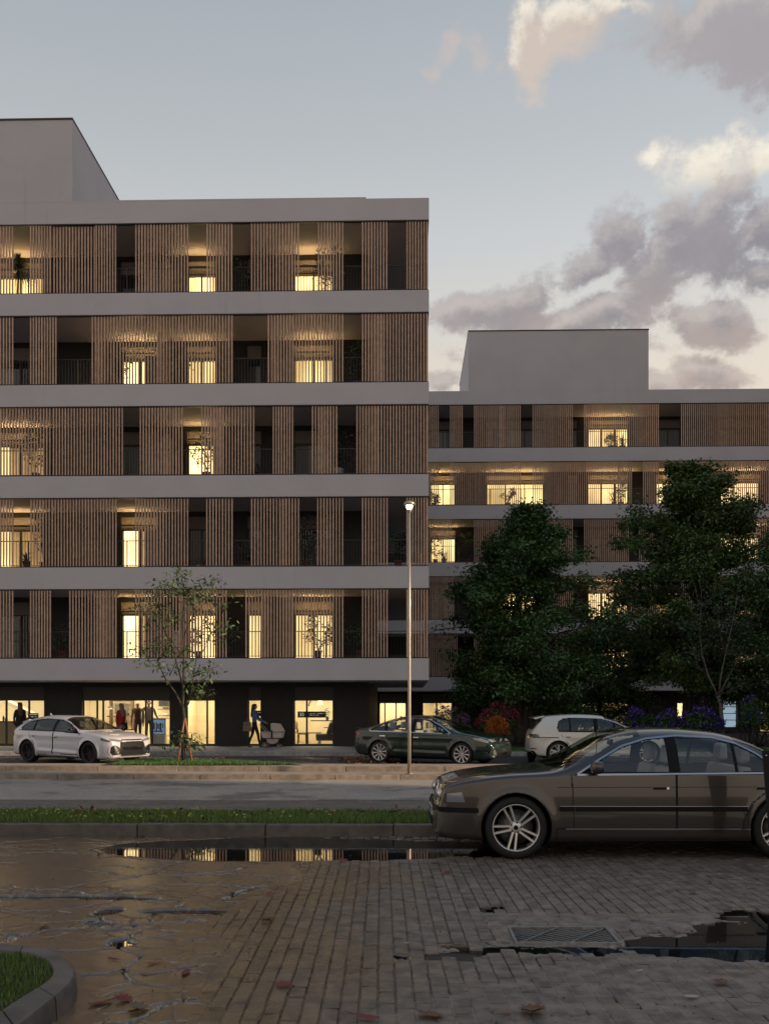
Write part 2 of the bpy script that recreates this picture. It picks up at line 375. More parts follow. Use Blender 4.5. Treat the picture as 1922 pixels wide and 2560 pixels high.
# ------------------------------------------------------------------ foreground parking ground: a relief with cracks and hollows
NU, NV = 860, 560
U = np.linspace(-.62, .62, NU); Yr = 3.6 * (12.44 / 3.6) ** np.linspace(0, 1, NV)
GX = (U[None, :] - .0237) * Yr[:, None]; GY = np.repeat(Yr[:, None], NU, 1)
def ell_m(x, y, cx, cy, rx, ry, sd=3, amp=.5, fr=3.0):
    q = np.sqrt(((x - cx) / rx) ** 2 + ((y - cy) / ry) ** 2); return 1 - q + (fbm(x * fr, y * fr * 1.6, sd) - .5) * amp * 2
PUD = []
def pud(px, py, rx, ry, amp=.35, fr=2.0, sd=3):
    c = gr(px, py); PUD.append((c.x, c.y, rx, ry, sd, amp, fr))
pud(740, 2120, 2.5, 1.0, .12, 1.3); pud(1110, 2120, 1.2, .72, .18, 1.5, 5)
pud(1800, 2368, 0.75, .36, .35, 3); pud(1960, 2350, .7, .6, .3, 3); pud(1880, 2287, .35, .22, .6, 4, 8); pud(1690, 2345, .22, .05, .5, 5)
pud(1225, 2372, .30, .17, .9, 5, 11); pud(1110, 2388, .28, .10, .9, 5, 12); pud(1440, 2375, .33, .13, .8, 5, 13); pud(1235, 2270, .16, .13, .8, 6, 14)
pud(480, 2281, .36, .10, .8, 4, 15); pud(180, 2243, .62, .08, .8, 4, 16); pud(300, 2247, .35, .07, .8, 4, 17); pud(270, 2280, .14, .12, .8, 5, 18)
pud(303, 2358, .09, .13, .8, 8, 19); pud(250, 2310, .12, .08, .9, 8, 20)
def boundary(y):   # x of the edge between cracked asphalt and block paving
    ys = np.array([3.6, 5.05, 5.3, 6.0, 6.8, 7.5, 8.3, 9.2, 10.2, 11.2, 12.5])
    xs = np.array([-1.25, -1.25, -1.20, -1.35, -1.50, -1.35, -1.40, -1.35, -1.05, -.95, -.75])
    return np.interp(y, ys, xs)
WL = -.014   # water level
def cover(x, y):
    """1 = asphalt skin, 0 = blocks show"""
    n = (fbm(x * 2.2, y * 1.6, 31) - .5) * 1.1
    a = sstep(boundary(y) - x + n * 1.3, -.45, .45)
    b = sstep((x - 1.45) * .8 - (y - 6.9) * .9 + n * .7, .1, .3) * sstep(7.25 - y + n * .3, 0, .2)      # worn skin in front of the grate
    c = sstep(1 - np.abs((y - 7.55) / .42) + n * .6, .25, .5) * sstep(x - .35, 0, .3)                    # cracked band by the grate
    return np.clip(np.maximum(np.maximum(np.maximum(a, b * .45), c * .72), sstep(hollow(x, y), .02, .25)), 0, 1)
def hollow(x, y):
    h = np.zeros_like(x)
    for (cx, cy, rx, ry, sd_, amp, fr) in PUD:
        h = np.maximum(h, sstep(ell_m(x, y, cx, cy, rx, ry, sd_, amp, fr), -.12, .30))
    return h
CRK = [None]
def skin(x, y):
    # worn lumps, fine cracks and wider broken seams
    wx = (fbm(x * 2.5, y * 2.5, 5) - .5) * .5; wy = (fbm(x * 2.5, y * 2.5, 9) - .5) * .5
    d1 = vcrack((x + wx) * 1.15, (y + wy) * 1.5, 3) / 1.3
    d2 = vcrack((x + wx * .6) * 3.6, (y + wy * .6) * 4.2, 7) / 3.9
    act = fbm(x * .8 + 3, y * .8, 41)
    band = np.maximum(np.exp(-((y - 8.45) / .30) ** 2) * sstep(.4 - x, 0, 1), np.exp(-((y - 7.35) / .5) ** 2))
    k1 = sstep(-(d1 - .004 - .020 * fbm(x * 5, y * 5, 2)), -.004, .003) * sstep(act + band * .25, .30, .42)
    k2 = sstep(-(d2 - .006), -.006, .002) * sstep(act + band * .55, .56, .72)
    CRK[0] = np.maximum(k1, k2 * .8)
    h = (fbm(x * 9, y * 9, 21, 3) - .5) * .006 + (fbm(x * 1.3, y * 1.3, 22, 3) - .5) * .012
    return h - k1 * .022 - k2 * .010
HW = hollow(GX, GY); CV = cover(GX, GY)
GZ = skin(GX, GY) * CV - HW * .05 - (1 - CV) * .013 + CV * .004
CRM = (CRK[0] * CV).ravel()
GZ -= sstep(GY, 12.1, 12.44) * .012
gi = np.arange(NU * NV).reshape(NV, NU)
GF = np.stack([gi[:-1, :-1], gi[:-1, 1:], gi[1:, 1:], gi[1:, :-1]], -1).reshape(-1, 4)
# leave the drain opening open
g0, g1 = gr(1267, 2315), gr(1551, 2357)
DX0, DX1, DY0, DY1 = .76, 1.51, 6.80, 7.30
fx_ = GX.ravel()[GF].mean(1); fy_ = GY.ravel()[GF].mean(1)
GF = GF[~((fx_ > DX0 + .02) & (fx_ < DX1 - .02) & (fy_ > DY0 + .02) & (fy_ < DY1 - .02))]
JOINT = pm('joint_grit', (.030, .023, .018), .8, nscale=30, namt=.3, bump=.6, bscale=200)
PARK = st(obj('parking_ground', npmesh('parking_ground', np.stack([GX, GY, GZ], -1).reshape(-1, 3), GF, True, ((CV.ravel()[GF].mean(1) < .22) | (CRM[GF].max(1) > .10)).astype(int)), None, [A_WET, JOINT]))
wat = MB(); wat.box(-7.6, 7.6, 3.6, 12.44, -.09, WL)
WT = MB()
# one sheet of rain water with the drain cut out of it
for (a, b, c, d) in ((-8, DX0 - .05, 3.6, 12.44), (DX1 + .05, 8, 3.6, 12.44), (DX0 - .05, DX1 + .05, 3.6, DY0 - .05), (DX0 - .05, DX1 + .05, DY1 + .05, 12.44)):
    WT.add([(a, c, WL), (b, c, WL), (b, d, WL), (a, d, WL)], [(0, 1, 2, 3)])
st(WT.build('water', WATER))
# ------------------------------------------------------------------ block paving
rng = random.Random(5)
def paver_mesh(seed):
    r = random.Random(seed); b = bmesh.new()
    bmesh.ops.create_cube(b, size=1); bmesh.ops.scale(b, vec=(.0955, .1955, .05), verts=b.verts)
    bmesh.ops.bevel(b, geom=[e for e in b.edges if e.verts[0].co.z + e.verts[1].co.z > .04 or abs(e.verts[0].co.z - e.verts[1].co.z) > .01], offset=.006, segments=1, affect='EDGES')
    for v in b.verts:
        v.co += Vector((r.uniform(-1, 1) * .0035, r.uniform(-1, 1) * .006, r.uniform(-1, 1) * .0025)); v.co.z -= .025
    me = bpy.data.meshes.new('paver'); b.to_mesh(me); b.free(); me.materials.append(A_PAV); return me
pms = [paver_mesh(i) for i in range(9)]
PVD = [(np.array([v.co[:] for v in m_.vertices]), [tuple(p.vertices) for p in m_.polygons]) for m_ in pms]
cells = []
# three fields of blocks, each laid in its own direction, as the joints in the paving run
def field(x0, x1, y0, y1, ang, org):
    ca, sa = math.cos(ang), math.sin(ang)
    for i in range(-110, 110):
        for j in range(-60, 60):
            a = i * .104; b = j * .200 + (.1 if i % 2 else 0)
            x = org[0] + a * ca - b * sa; y = org[1] + a * sa + b * ca
            xx = x + (y - 8) * 0
            if x0 <= x < x1 and y0 <= y < y1: cells.append((x, y, ang))
field(-3, 7, 3.7, 12.4, math.radians(1.5), (0, 5))
P = np.array([(c[0], c[1]) for c in cells]); cvr = cover(P[:, 0], P[:, 1]); hol = hollow(P[:, 0], P[:, 1])
keep = []
for k, (x, y, a) in enumerate(cells):
    if cvr[k] > .86: continue
    if DX0 - .06 < x < DX1 + .06 and DY0 - .1 < y < DY1 + .1: continue
    if abs(x) > .5 * y + .8: continue
    keep.append((y, x, a, hol[k], cvr[k]))
keep.sort()
rest = MB(); n_ind = 0
for (y, x, a, h, c) in keep:
    z = .001 + rng.gauss(0, .0017) - h * .05 - c * .007; sd_ = rng.randrange(9)
    if y > 4.9 and n_ind < 300 and -.43 * y < x < .39 * y:
        o = bpy.data.objects.new('paving_block', pms[sd_]); COL.objects.link(o); o.parent = PARK; o.location = (x, y, z)
        o.rotation_euler = (rng.gauss(0, .008), rng.gauss(0, .010), a + rng.gauss(0, .010)); n_ind += 1
    else:
        R = Matrix.Rotation(a + rng.gauss(0, .012), 3, 'Z') @ Matrix.Rotation(rng.gauss(0, .012), 3, 'X') @ Matrix.Rotation(rng.gauss(0, .014), 3, 'Y')
        vs, fs = PVD[sd_]; vv = vs @ np.array(R).T + np.array([x, y, z]); rest.add(vv, fs)
PAVR = asphalt_mat('worn_paver_far', (.19, .112, .05), (.09, .058, .032), (.15, .34), bump=.5, gscale=120, orand=-.13, dry=((.25, .19, .147), (.095, .074, .060)), drange=(-1.5, .7)); sf(rest.build('paving_block', PAVR, PARK))  # golden sheen painted in as on the near blocks
# ------------------------------------------------------------------ drain grate
GALD = pm('galvanised_dark', (.26, .26, .26), .5, metal=.4)
GAL = pm('galvanised', (.40, .40, .40), .4, metal=.8, nscale=20, namt=.2)
d = empty('drain_grate', (DX0, DY0, 0), 0, 'galvanised metal drain grate with slanting bars set in the wet paving', 'drain grate')
f = MB(); LX, LY = DX1 - DX0, DY1 - DY0
f.box(0, LX, 0, .02, -.06, .004); f.box(0, LX, LY - .02, LY, -.06, .004); f.box(0, .02, .02, LY - .02, -.06, .004); f.box(LX - .02, LX, .02, LY - .02, -.06, .004)
f.build('frame', GAL, d)
for i in range(17):
    x = -.55 + i * .085; a = Vector((x, LY - .02, -.015)); b = Vector((x + .55, .02, -.015))
    def cut(p, q, t): return p + (q - p) * t
    t0 = max(0, (.02 - a.x) / .55) if a.x < .02 else 0; t1 = min(1, (LX - .02 - a.x) / .55)
    if t1 > t0 + .05: MB().bar(cut(a, b, t0), cut(a, b, t1), .010, .007).build('bar', GALD, d)
for (xa, xb) in ((.04, .36), (.38, .72)): MB().bar((xa, .02, -.008), (xb, LY - .02, -.008), .012, .008).build('cross_bar', GAL, d)
bx('pit', pm('pit', (.006, .006, .006), .9), d, -.03, LX + .03, -.03, LY + .03, -.098, -.07)
# ------------------------------------------------------------------ kerbs, verge, road, platforms
def stones(y0, y1, z0, z1, x0, x1, L, mat, parent, name='kerb_stone', joints=None):
    xs = []; x = x0
    while x < x1: xs.append(x); x += L * (rng.uniform(.85, 1.1))
    xs.append(x1)
    for a, b in zip(xs[:-1], xs[1:]):
        dz = rng.uniform(-.004, .004); MB().box(a + .006, b - .006, y0 + rng.uniform(-.004, .004), y1, z0, z1 + dz).build(name, mat, parent, bevel=.012, seg=2)
kr = st(bx('kerb_bed', A_ST, None, -30, 30, 12.47, 12.60, -.06, .10)); kr.name = 'kerb_near'
stones(12.44, 12.61, -.08, .14, -16, 12, 1.75, KERBW, kr)
vg = st(bx('verge', SOIL, None, -30, 30, 12.612, 14.3, -.06, .125))
st(bx('gutter', A_GUT, None, -60, 60, 14.3, 17.15, -.06, .0))
st(bx('road', A_ROAD, None, -60, 60, 17.15, 21.97, -.06, .012))
for (a, b) in ((-6.6, -3.6), (-1.2, -.1), (1.5, 5.6), (8, 11)):
    st(bx('lane_line', LINE, None, a, b, 19.35, 19.45, .012, .0165))
k2 = st(bx('platform_lower', PLAT, None, -60, 60, 22.12, 23.02, -.06, .128)); stones(21.95, 22.12, -.05, .13, -22, 26, 1.6, KERB, k2)
k3 = st(bx('platform_upper', PLAT, None, -60, 60, 23.17, 24.1, -.06, .252)); stones(23.0, 23.17, .05, .256, -22, 26, 2.2, KERB, k3)
st(bx('street', A_ST, None, -60, 60, 24.1, 33.02, -.06, .0))
pv = st(bx('pavement', PAVE, None, -60, 3.2, 33.17, 59, -.06, .13)); stones(33.0, 33.17, -.05, .15, -24, 30, 1.5, KERBL, pv)
xx = -23.0
while xx < 3.0:
    for (ya, yb) in ((33.17, 34.6), (34.6, 36.1), (36.1, 37.6)):
        MB().box(xx + .004, xx + 1.496, ya + .004, yb - .004, .13, .15 + rng.uniform(-.001, .002)).build('paving_slab', PAVE, pv)
    xx += 1.5
st(bx('pavement_edge', PAVE, None, -30, 3.2, 37.6, 59, .13, .148))
LAWN = st(bx('lawn', SOIL, None, 3.2, 60, 33.17, 62, -.06, .13))
# tree island in the upper platform
isl = st(MB().prism([(X_(275, 24) , 23.2), (X_(500, 24), 23.2), (X_(760, 24), 23.5), (X_(700, 24), 24.4), (X_(560, 24.6), 25.3), (X_(330, 25), 25.5), (X_(268, 24), 24.6)], .0, .262, 'z').build('planting_island', SOIL))
# grass
def grass(name, n, fn, h0, h1, wd, mat, label, seed=1, lean=.5):
    r = np.random.default_rng(seed); P_ = fn(r, n); n = len(P_)
    a = r.uniform(0, 2 * PI, n); h = r.uniform(h0, h1, n) * (.5 + fbm(P_[:, 0] * 1.2, P_[:, 1] * 1.2, 77)); ln = r.uniform(.1, lean, n) * h; la = r.uniform(0, 2 * PI, n)
    dx = np.cos(a) * wd; dy = np.sin(a) * wd; V = np.zeros((n, 5, 3))
    V[:, 0] = P_ + np.stack([dx, dy, 0 * dx], 1); V[:, 1] = P_ - np.stack([dx, dy, 0 * dx], 1)
    mid = P_ + np.stack([np.cos(la) * ln * .35, np.sin(la) * ln * .35, h * .6], 1)
    V[:, 2] = mid - np.stack([dx, dy, 0 * dx], 1) * .7; V[:, 3] = mid + np.stack([dx, dy, 0 * dx], 1) * .7
    V[:, 4] = P_ + np.stack([np.cos(la) * ln, np.sin(la) * ln, h], 1)
    base = np.arange(n)[:, None] * 5
    F = np.concatenate([base + np.array([[0, 1, 2]]), base + np.array([[0, 2, 3]]), base + np.array([[3, 2, 4]])])
    o = obj(name, npmesh(name, V.reshape(-1, 3), F), None, mat); sf(o); tag(o, label, 'grass'); return o
def rect(x0, x1, y0, y1, z):
    def f(r, n):
        P_ = np.stack([r.uniform(x0, x1, n), r.uniform(y0, y1, n), np.full(n, z)], 1)
        edge = (fbm(P_[:, 0] * 1.5, P_[:, 0] * 0, 3) - .5) * .35
        return P_[(P_[:, 1] < y1 - .15 + edge) & (fbm(P_[:, 0] * 3, P_[:, 1] * 3, 9) > .28)]
    return f
grass('grass', 52000, rect(-7.5, 7.5, 12.63, 14.3, .125), .03, .085, .0045, GRASS, 'green grass strip with yellow sprigs behind the near kerb')
def inpoly(x, y, poly):
    ins = np.zeros(x.shape, bool); n = len(poly)
    for i in range(n):
        x1, y1 = poly[i]; x2, y2 = poly[(i + 1) % n]
        c = ((y1 > y) != (y2 > y)) & (x < (x2 - x1) * (y - y1) / ((y2 - y1) if y2 != y1 else 1e-9) + x1)
        ins ^= c
    return ins
def polyfn(poly, z):
    xs = [p[0] for p in poly]; ys = [p[1] for p in poly]
    def f(r, n):
        P_ = np.stack([r.uniform(min(xs), max(xs), n), r.uniform(min(ys), max(ys), n), np.full(n, z)], 1)
        return P_[inpoly(P_[:, 0], P_[:, 1], poly) & (fbm(P_[:, 0] * 3, P_[:, 1] * 3, 9) > .25)]
    return f
ip = [(X_(300, 24), 23.25), (X_(500, 24), 23.25), (X_(745, 24), 23.5), (X_(690, 24), 24.3), (X_(550, 24.6), 25.1), (X_(335, 25), 25.3), (X_(285, 24), 24.5)]
grass('grass', 16000, polyfn(ip, .26), .03, .08, .006, GRASSL, 'small grass patch around the staked young tree', 2)
grass('grass', 30000, rect(3.3, 14, 33.2, 37, .13), .03, .07, .014, GRASSL, 'mown lawn below the big dark trees', 3)
# planted corner with a rounded kerb, close to the camera
def corner_path(pts, z): return [gr(px, py, z) for px, py in pts]
outer = corner_path([(-260, 2352), (-120, 2354), (0, 2359), (60, 2362), (112, 2370), (152, 2384), (177, 2402), (190, 2425), (188, 2446), (172, 2466), (140, 2493), (95, 2528), (40, 2572), (-40, 2640), (-140, 2730)], .12)
inner = corner_path([(-260, 2374), (-120, 2375), (0, 2377), (50, 2379), (90, 2386), (115, 2396), (128, 2410), (133, 2424), (130, 2438), (118, 2452), (95, 2468), (55, 2492), (5, 2525), (-70, 2580), (-160, 2650)], .12)
ke = empty('corner_kerb', (outer[7].x, outer[7].y, 0)); st(ke)
cuts = [0, 3, 10, 12, 14]
for a, b in zip(cuts[:-1], cuts[1:]):
    m_ = MB(); vs = []; fs = []; e = .006
    k = list(range(a, b + 1)); 
    def sub(path, i, t): return path[i].lerp(path[min(i + 1, len(path) - 1)], t)
    fine = []
    for i in k[:-1]:
        for t in (0, .25, .5, .75): fine.append((i, t))
    fine.append((k[-1] - 1, 1.0))
    rows = []
    for (i, t) in fine:
        o_ = sub(outer, i, t); n_ = sub(inner, i, t); wd = (n_ - o_); u_ = wd.normalized()
        rows.append([Vector((o_.x, o_.y, -.08)) - u_ * .02, Vector((o_.x, o_.y, .10)), o_ + u_ * .018 + Vector((0, 0, .0)), n_ - u_ * .01, Vector((n_.x, n_.y, .105)), Vector((n_.x, n_.y, -.05))])
    # joint gap
    rows[0] = [p.lerp(q, .10) for p, q in zip(rows[0], rows[1])]; rows[-1] = [p.lerp(q, .10) for p, q in zip(rows[-1], rows[-2])]
    for r_ in rows: vs += [p - Vector((ke.location.x, ke.location.y, 0)) for p in r_]
    for i in range(len(rows) - 1):
        for j in range(5): fs.append((i * 6 + j, i * 6 + j + 1, (i + 1) * 6 + j + 1, (i + 1) * 6 + j))
    fs += [tuple(range(6))[::-1], tuple(range((len(rows) - 1) * 6, len(rows) * 6))]
    m_.add(vs, fs, True); o_ = m_.build('kerb_stone', KERBW, ke)
    o_.data.set_sharp_from_angle(angle=math.radians(50))
gp = [(p.x, p.y) for p in inner] + [(inner[-1].x - 2, inner[-1].y), (inner[0].x - .6, inner[0].y)]
sb = MB().prism(gp, -.05, .095, 'z').build('planting_bed', SOIL); st(sb)
grass('grass', 26000, polyfn(gp, .09), .015, .045, .0028, GRASS, 'short grass inside the rounded corner kerb', 4)
# ================================================================== buildings
def curtain_mat(name, c1, c2, s):
    m_ = bpy.data.materials.new(name); m_.use_nodes = True; t = NT(m_.node_tree); b = t.n['Principled BSDF']
    g = t.node('ShaderNodeNewGeometry'); vec = g.outputs['Position']
    mp = t.node('ShaderNodeMapping'); mp.inputs['Scale'].default_value = (1, 1, .12); t.l.new(vec, mp.inputs[0])
    c = t.mix(t.smooth(t.noise(mp.outputs[0], 3.2, 4), .35, .65), c1, c2)
    t.l.new(c, b.inputs['Emission Color']); fo = t.smooth(t.m('SINE', t.m('MULTIPLY', t.node('ShaderNodeSeparateXYZ').outputs[0], 57.0)), -1, 1, .62, 1.0); sp_ = [q for q in t.n if q.bl_idname == 'ShaderNodeSeparateXYZ'][0]; t.l.new(vec, sp_.inputs[0]); t.l.new(t.m('MULTIPLY', t.m('MULTIPLY', fo, t.smooth(t.noise(vec, .45, 2), .3, .7, .65, 1.25)), s), b.inputs['Emission Strength']); b.inputs['Base Color'].default_value = (.5, .4, .25, 1)  # fold shading painted into the emission as a sine along x
    return m_
CUR = [curtain_mat('lit_curtain', (1, .76, .36), (1, .62, .22), 2.0), curtain_mat('lit_curtain_bright', (1, .72, .36), (1, .64, .26), 3.2), curtain_mat('lit_room_dim', (.80, .45, .16), (.42, .22, .07), .7)]
CURD = pm('dark_room', (.02, .018, .016), .9)
CURB = pm('closed_blind', (.05, .048, .05), .8)
SOCK = pm('door_recess', (.03, .026, .022), .8)
def wave(x0, x1, y, z0, z1, amp=.025, per=.11):
    n = max(4, int((x1 - x0) / .022)); vs = []; fs = []
    for i in range(n + 1):
        x = x0 + (x1 - x0) * i / n; yy = y + amp * math.sin(x / per * 2 * PI) * (.6 + .4 * math.sin(x * 3))
        vs += [(x, yy, z0), (x, yy, z1)]
    for i in range(n): fs.append((2 * i, 2 * i + 2, 2 * i + 3, 2 * i + 1))
    return MB().add(vs, fs, True)
UPL = pm('added_uplight_glow', (1, .8, .4), .5, emit=(1, .62, .24), est=30)
KH = 3.36; KF = 3.465
def building(name, label, loc, X0, X1, YF, DEP, setb, cols, lit, slats, pent, indiv, side_x=None, cap=False):
    """cols: window columns as (x0,x1) at the back wall; lit[floor][col] in 'L','B','D','.', '#'"""
    b = empty(name, loc, 0, label, 'apartment building'); L = Vector(loc)
    YW = YF + setb; inv = lambda o: o
    def B(nm, mat, par, x0, x1, y0, y1, z0, z1, bevel=0): 
        o = MB().box(x0 - L.x, x1 - L.x, y0 - L.y, y1 - L.y, z0, z1).build(nm, mat, par, bevel=bevel); return o
    XW1 = side_x if side_x is not None else X1
    for k in range(6):
        zt = KF + KH * k
        o = B('floor_slab' if k < 5 else 'parapet', PL, b, X0, X1, YF, YF + DEP, zt - .8, zt, .012)
    if cap: B('parapet_step', PL, b, X0, X1 - 2.3, YF + .002, YF + DEP, KF + KH * 5, KF + KH * 5 + .05)
    px0, px1, ph = pent
    B('penthouse', PL, b, px0, px1, YF + .003, YF + 9.5, KF + KH * 5 + (.05 if cap else 0), ph); B('penthouse_cap', PLC, b, px0 - .02, px1 + .02, YF - .03, YF + 9.53, ph, ph + .06)
    for k in range(5):
        z0 = KF + KH * k; z1 = z0 + KH - .8
        x = X0
        for ci, (a, c) in enumerate(sorted(cols)):
            if a > x: B('wall', DK, b, x, a, YW, YW + .25, z0, z1)
            B('wall', DK, b, a, c, YW, YW + .25, z0 + 2.37, z1)
            B('shutter_box', SHB, b, a, c, YW + .06, YW + .24, z0 + 1.88, z0 + 2.37)
            s = lit[k][ci] if ci < len(lit[k]) else 'D'
            wn = MB(); fw = .05; ya, yb = YW + .10, YW + .16
            for (p, q, r_, t_) in ((a, a + fw, z0, z0 + 1.88), (c - fw, c, z0, z0 + 1.88), (a + fw, c - fw, z0 + 1.83, z0 + 1.88), (a + fw, c - fw, z0, z0 + .06)): wn.box(p - L.x, q - L.x, ya - L.y, yb - L.y, r_, t_)
            npn = 2 if c - a > 1.0 else 1
            if c - a > 2.2: npn = 3
            for i in range(1, npn): xm = a + (c - a) * i / npn; wn.box(xm - .03 - L.x, xm + .03 - L.x, ya - L.y, yb - L.y, z0 + .06, z0 + 1.83)
            win = wn.build('window', FRM, b)
            if s != 'D':
                for i in range(npn):
                    xa = a + (c - a) * i / npn + .03; xb = a + (c - a) * (i + 1) / npn - .03
                    MB().add([(xa - L.x, YW + .13 - L.y, z0 + .06), (xb - L.x, YW + .13 - L.y, z0 + .06), (xb - L.x, YW + .13 - L.y, z0 + 1.83), (xa - L.x, YW + .13 - L.y, z0 + 1.83)], [(0, 1, 2, 3)]).build('pane', GLS, win)
                cm = {'L': CUR[0], 'B': CUR[1], 'd': CUR[2]}.get(s, CURD)
                if s == 'H':   # half open: one bright leaf, one dimmer room
                    wave(a - L.x, a + (c - a) * .42 - L.x, YW + .42 - L.y, z0, z0 + 1.9).build('curtain', CUR[1], win)
                    wave(a + (c - a) * .42 - L.x, c - L.x, YW + .6 - L.y, z0, z0 + 1.9, .0).build('lit_room', CUR[2], win)
                elif s == 'R':
                    wave(a - L.x, c - L.x, YW + .6 - L.y, z0, z0 + 1.9, 0).build('lit_room', CUR[2], win); wave(a - L.x, a + .4 - L.x, YW + .45 - L.y, z0, z0 + 1.9).build('curtain', CUR[0], win)
                else: wave(a - L.x, c - L.x, YW + .45 - L.y, z0, z0 + 1.9, .022 if s in 'LBd' else .03).build('curtain', cm, win)
            else:
                B('pane', pm_dark, win, a + fw, c - fw, YW + .12, YW + .14, z0 + .06, z0 + 1.83)
            if s in 'LBHR' and k >= 0:   # added fixture, lip hiding its tube, put in to warm the balcony ceiling
                B('added_uplight', FRM, b, a + .1, c - .1, YW - .36, YW - .27, z0 + 1.93, z0 + 1.942); B('added_uplight_lip', FRM, b, a + .1, c - .1, YW - .372, YW - .36, z0 + 1.93, z0 + 1.985); B('added_uplight_tube', UPL, b, a + .12, c - .12, YW - .35, YW - .28, z0 + 1.945, z0 + 1.953)
            x = c
        if x < XW1: B('wall', DK, b, x, XW1, YW, YW + .25, z0, z1)
        if side_x is not None: B('wall', DK, b, XW1 - .25, XW1, YW + .25, YF + DEP, z0, z1)
        # railing: top rail, foot rail and thin balusters
        r = MB(); yr = YF + .28; xe = X1 - .12
        r.box(X0 - L.x, xe - L.x, yr - .02 - L.y, yr + .02 - L.y, z0 + 1.0, z0 + 1.03); r.box(X0 - L.x, xe - L.x, yr - .015 - L.y, yr + .015 - L.y, z0 + .09, z0 + .115)
        x = X0
        xv = max(X0, X_(-60, YF))
        x = xv
        while x < min(xe, X_(1990, YF)): r.box(x - .006 - L.x, x + .006 - L.x, yr - .006 - L.y, yr + .006 - L.y, z0 + .115, z0 + 1.0); x += .115
        x = xv
        while x < xe: r.box(x - .02 - L.x, x + .02 - L.x, yr - .02 - L.y, yr + .02 - L.y, z0, z0 + 1.0); x += 1.84
        r.build('railing', RAIL, b)
        tr = MB(); tr.box(X0 - L.x, X1 - .03 - L.x, YF + .03 - L.y, YF + .14 - L.y, z0 + .004, z0 + .035); tr.box(X0 - L.x, X1 - .03 - L.x, YF + .03 - L.y, YF + .14 - L.y, z1 - .03, z1 - .004); tr.build('screen_track', RAIL, b)
    B('core', DK, b, X0, XW1 - .26, YW + 4.2, YF + DEP, KF, KF + KH * 5 - .8)
    # slats
    sm = MB().box(-.023, .023, -.017, .017, 0, KH - .8 - .10).mesh('slat'); sm.materials.append(WOODO)
    rest = MB(); cnt = 0; slist = []
    for k in range(5):
        for (p0, p1, lay) in slats[k]:
            xa, xb = X_(p0, YF + .08), X_(p1, YF + .08); xb = min(xb, X1 - .05); n = max(1, round((xb - xa) / .115))
            for i in range(n + 1): slist.append((lay, xa + .023 + (xb - xa - .046) * i / n, YF + (.055 if lay == 0 else .115), KF + KH * k + (.05 if lay == 0 else .04)))
    slist.sort(key=lambda q: q[0])
    for (lay, x, y, z) in slist:
        if cnt < indiv:
            o = bpy.data.objects.new('slat', sm); COL.objects.link(o); o.parent = b; o.location = (x - L.x, y - L.y, z); cnt += 1
        else: rest.box(x - .023 - L.x, x + .023 - L.x, y - .017 - L.y, y + .017 - L.y, z, z + KH - .9)
    if side_x is not None:   # the screen turns the corner
        for k in range(5):
            z = KF + KH * k + .05
            for i in range(46): y = YF + .18 + i * .115; rest.box(X1 - .10 - L.x, X1 - .03 - L.x, y - .023 - L.y, y + .023 - L.y, z, z + KH - .9)
    if rest.v: sf(rest.build('slat', WOOD, b))
    return b
pm_dark = pm('dark_glass', (.012, .013, .015), .08, spec=.6)
LA = (-11.0, 35.0, 0)
cA = [(X_(-10, 37.6), X_(108, 37.6)), (X_(302, 37.6), X_(396, 37.6)), (X_(467, 37.6), X_(539, 37.6)), (X_(618, 37.6), X_(653, 37.6)), (X_(734, 37.6), X_(832, 37.6))]
cA = [(-18.5, -16.6)] + cA
litA = ['D', '', '', '', '']
litA = [['D', 'K', 'H', 'B', 'L', 'L'], ['L', 'R', 'H', 'D', 'D', 'K'], ['D', 'R', 'D', 'B', 'D', 'D'], ['D', 'K', 'B', 'L', 'D', 'L'], ['L', 'L', 'D', 'L', 'D', 'L']]
slA = [
 [(-90, 34, 0), (76, 128, 0), (174, 292, 0), (240, 285, 1), (339, 567, 0), (614, 858, 0), (655, 730, 1), (905, 969, 0), (1016, 1072, 0), (450, 520, 1)],
 [(-90, 34, 0), (77, 292, 0), (339, 471, 0), (345, 393, 1), (516, 582, 0), (628, 748, 0), (793, 858, 0), (905, 969, 0), (1016, 1072, 0), (700, 748, 1)],
 [(-60, 127, 0), (133, 308, 0), (350, 457, 0), (504, 636, 0), (511, 555, 1), (682, 733, 0), (780, 843, 0), (797, 843, 1), (891, 1072, 0), (905, 945, 1)],
 [(-90, 34, 0), (76, 142, 0), (230, 582, 0), (240, 285, 1), (395, 425, 1), (540, 580, 1), (670, 858, 0), (680, 732, 1), (905, 1072, 0), (905, 957, 1)],
 [(-90, 34, 0), (76, 128, 0), (133, 237, 1), (240, 291, 0), (339, 471, 0), (345, 393, 1), (517, 581, 0), (545, 580, 1), (628, 747, 0), (690, 733, 1), (795, 858, 0), (905, 968, 0), (1016, 1072, 0)]]
BA = building('apartment_building', 'near pale apartment block with wooden slat screens above the lit shops', LA, -24, .79, 35, 13, 2.6, cA, litA, slA, (-24, X_(181, 35), 23.3), 300, side_x=-1.49, cap=True)
cB = [(X_(a, 59), X_(c, 59)) for a, c in ((1076, 1138), (1215, 1360), (1420, 1443), (1470, 1571), (1640, 1700), (1802, 1900), (1960, 2080))]
litB = [['D', 'D', 'D', 'L', 'D', 'd', 'D'], ['D', 'L', 'D', 'L', 'd', 'd', 'L'], ['L', 'D', 'D', 'D', 'D', 'L', 'D'], ['L', 'L', 'D', 'L', 'L', 'L', 'L'], ['D', 'D', 'D', 'L', 'D', 'D', 'D']]
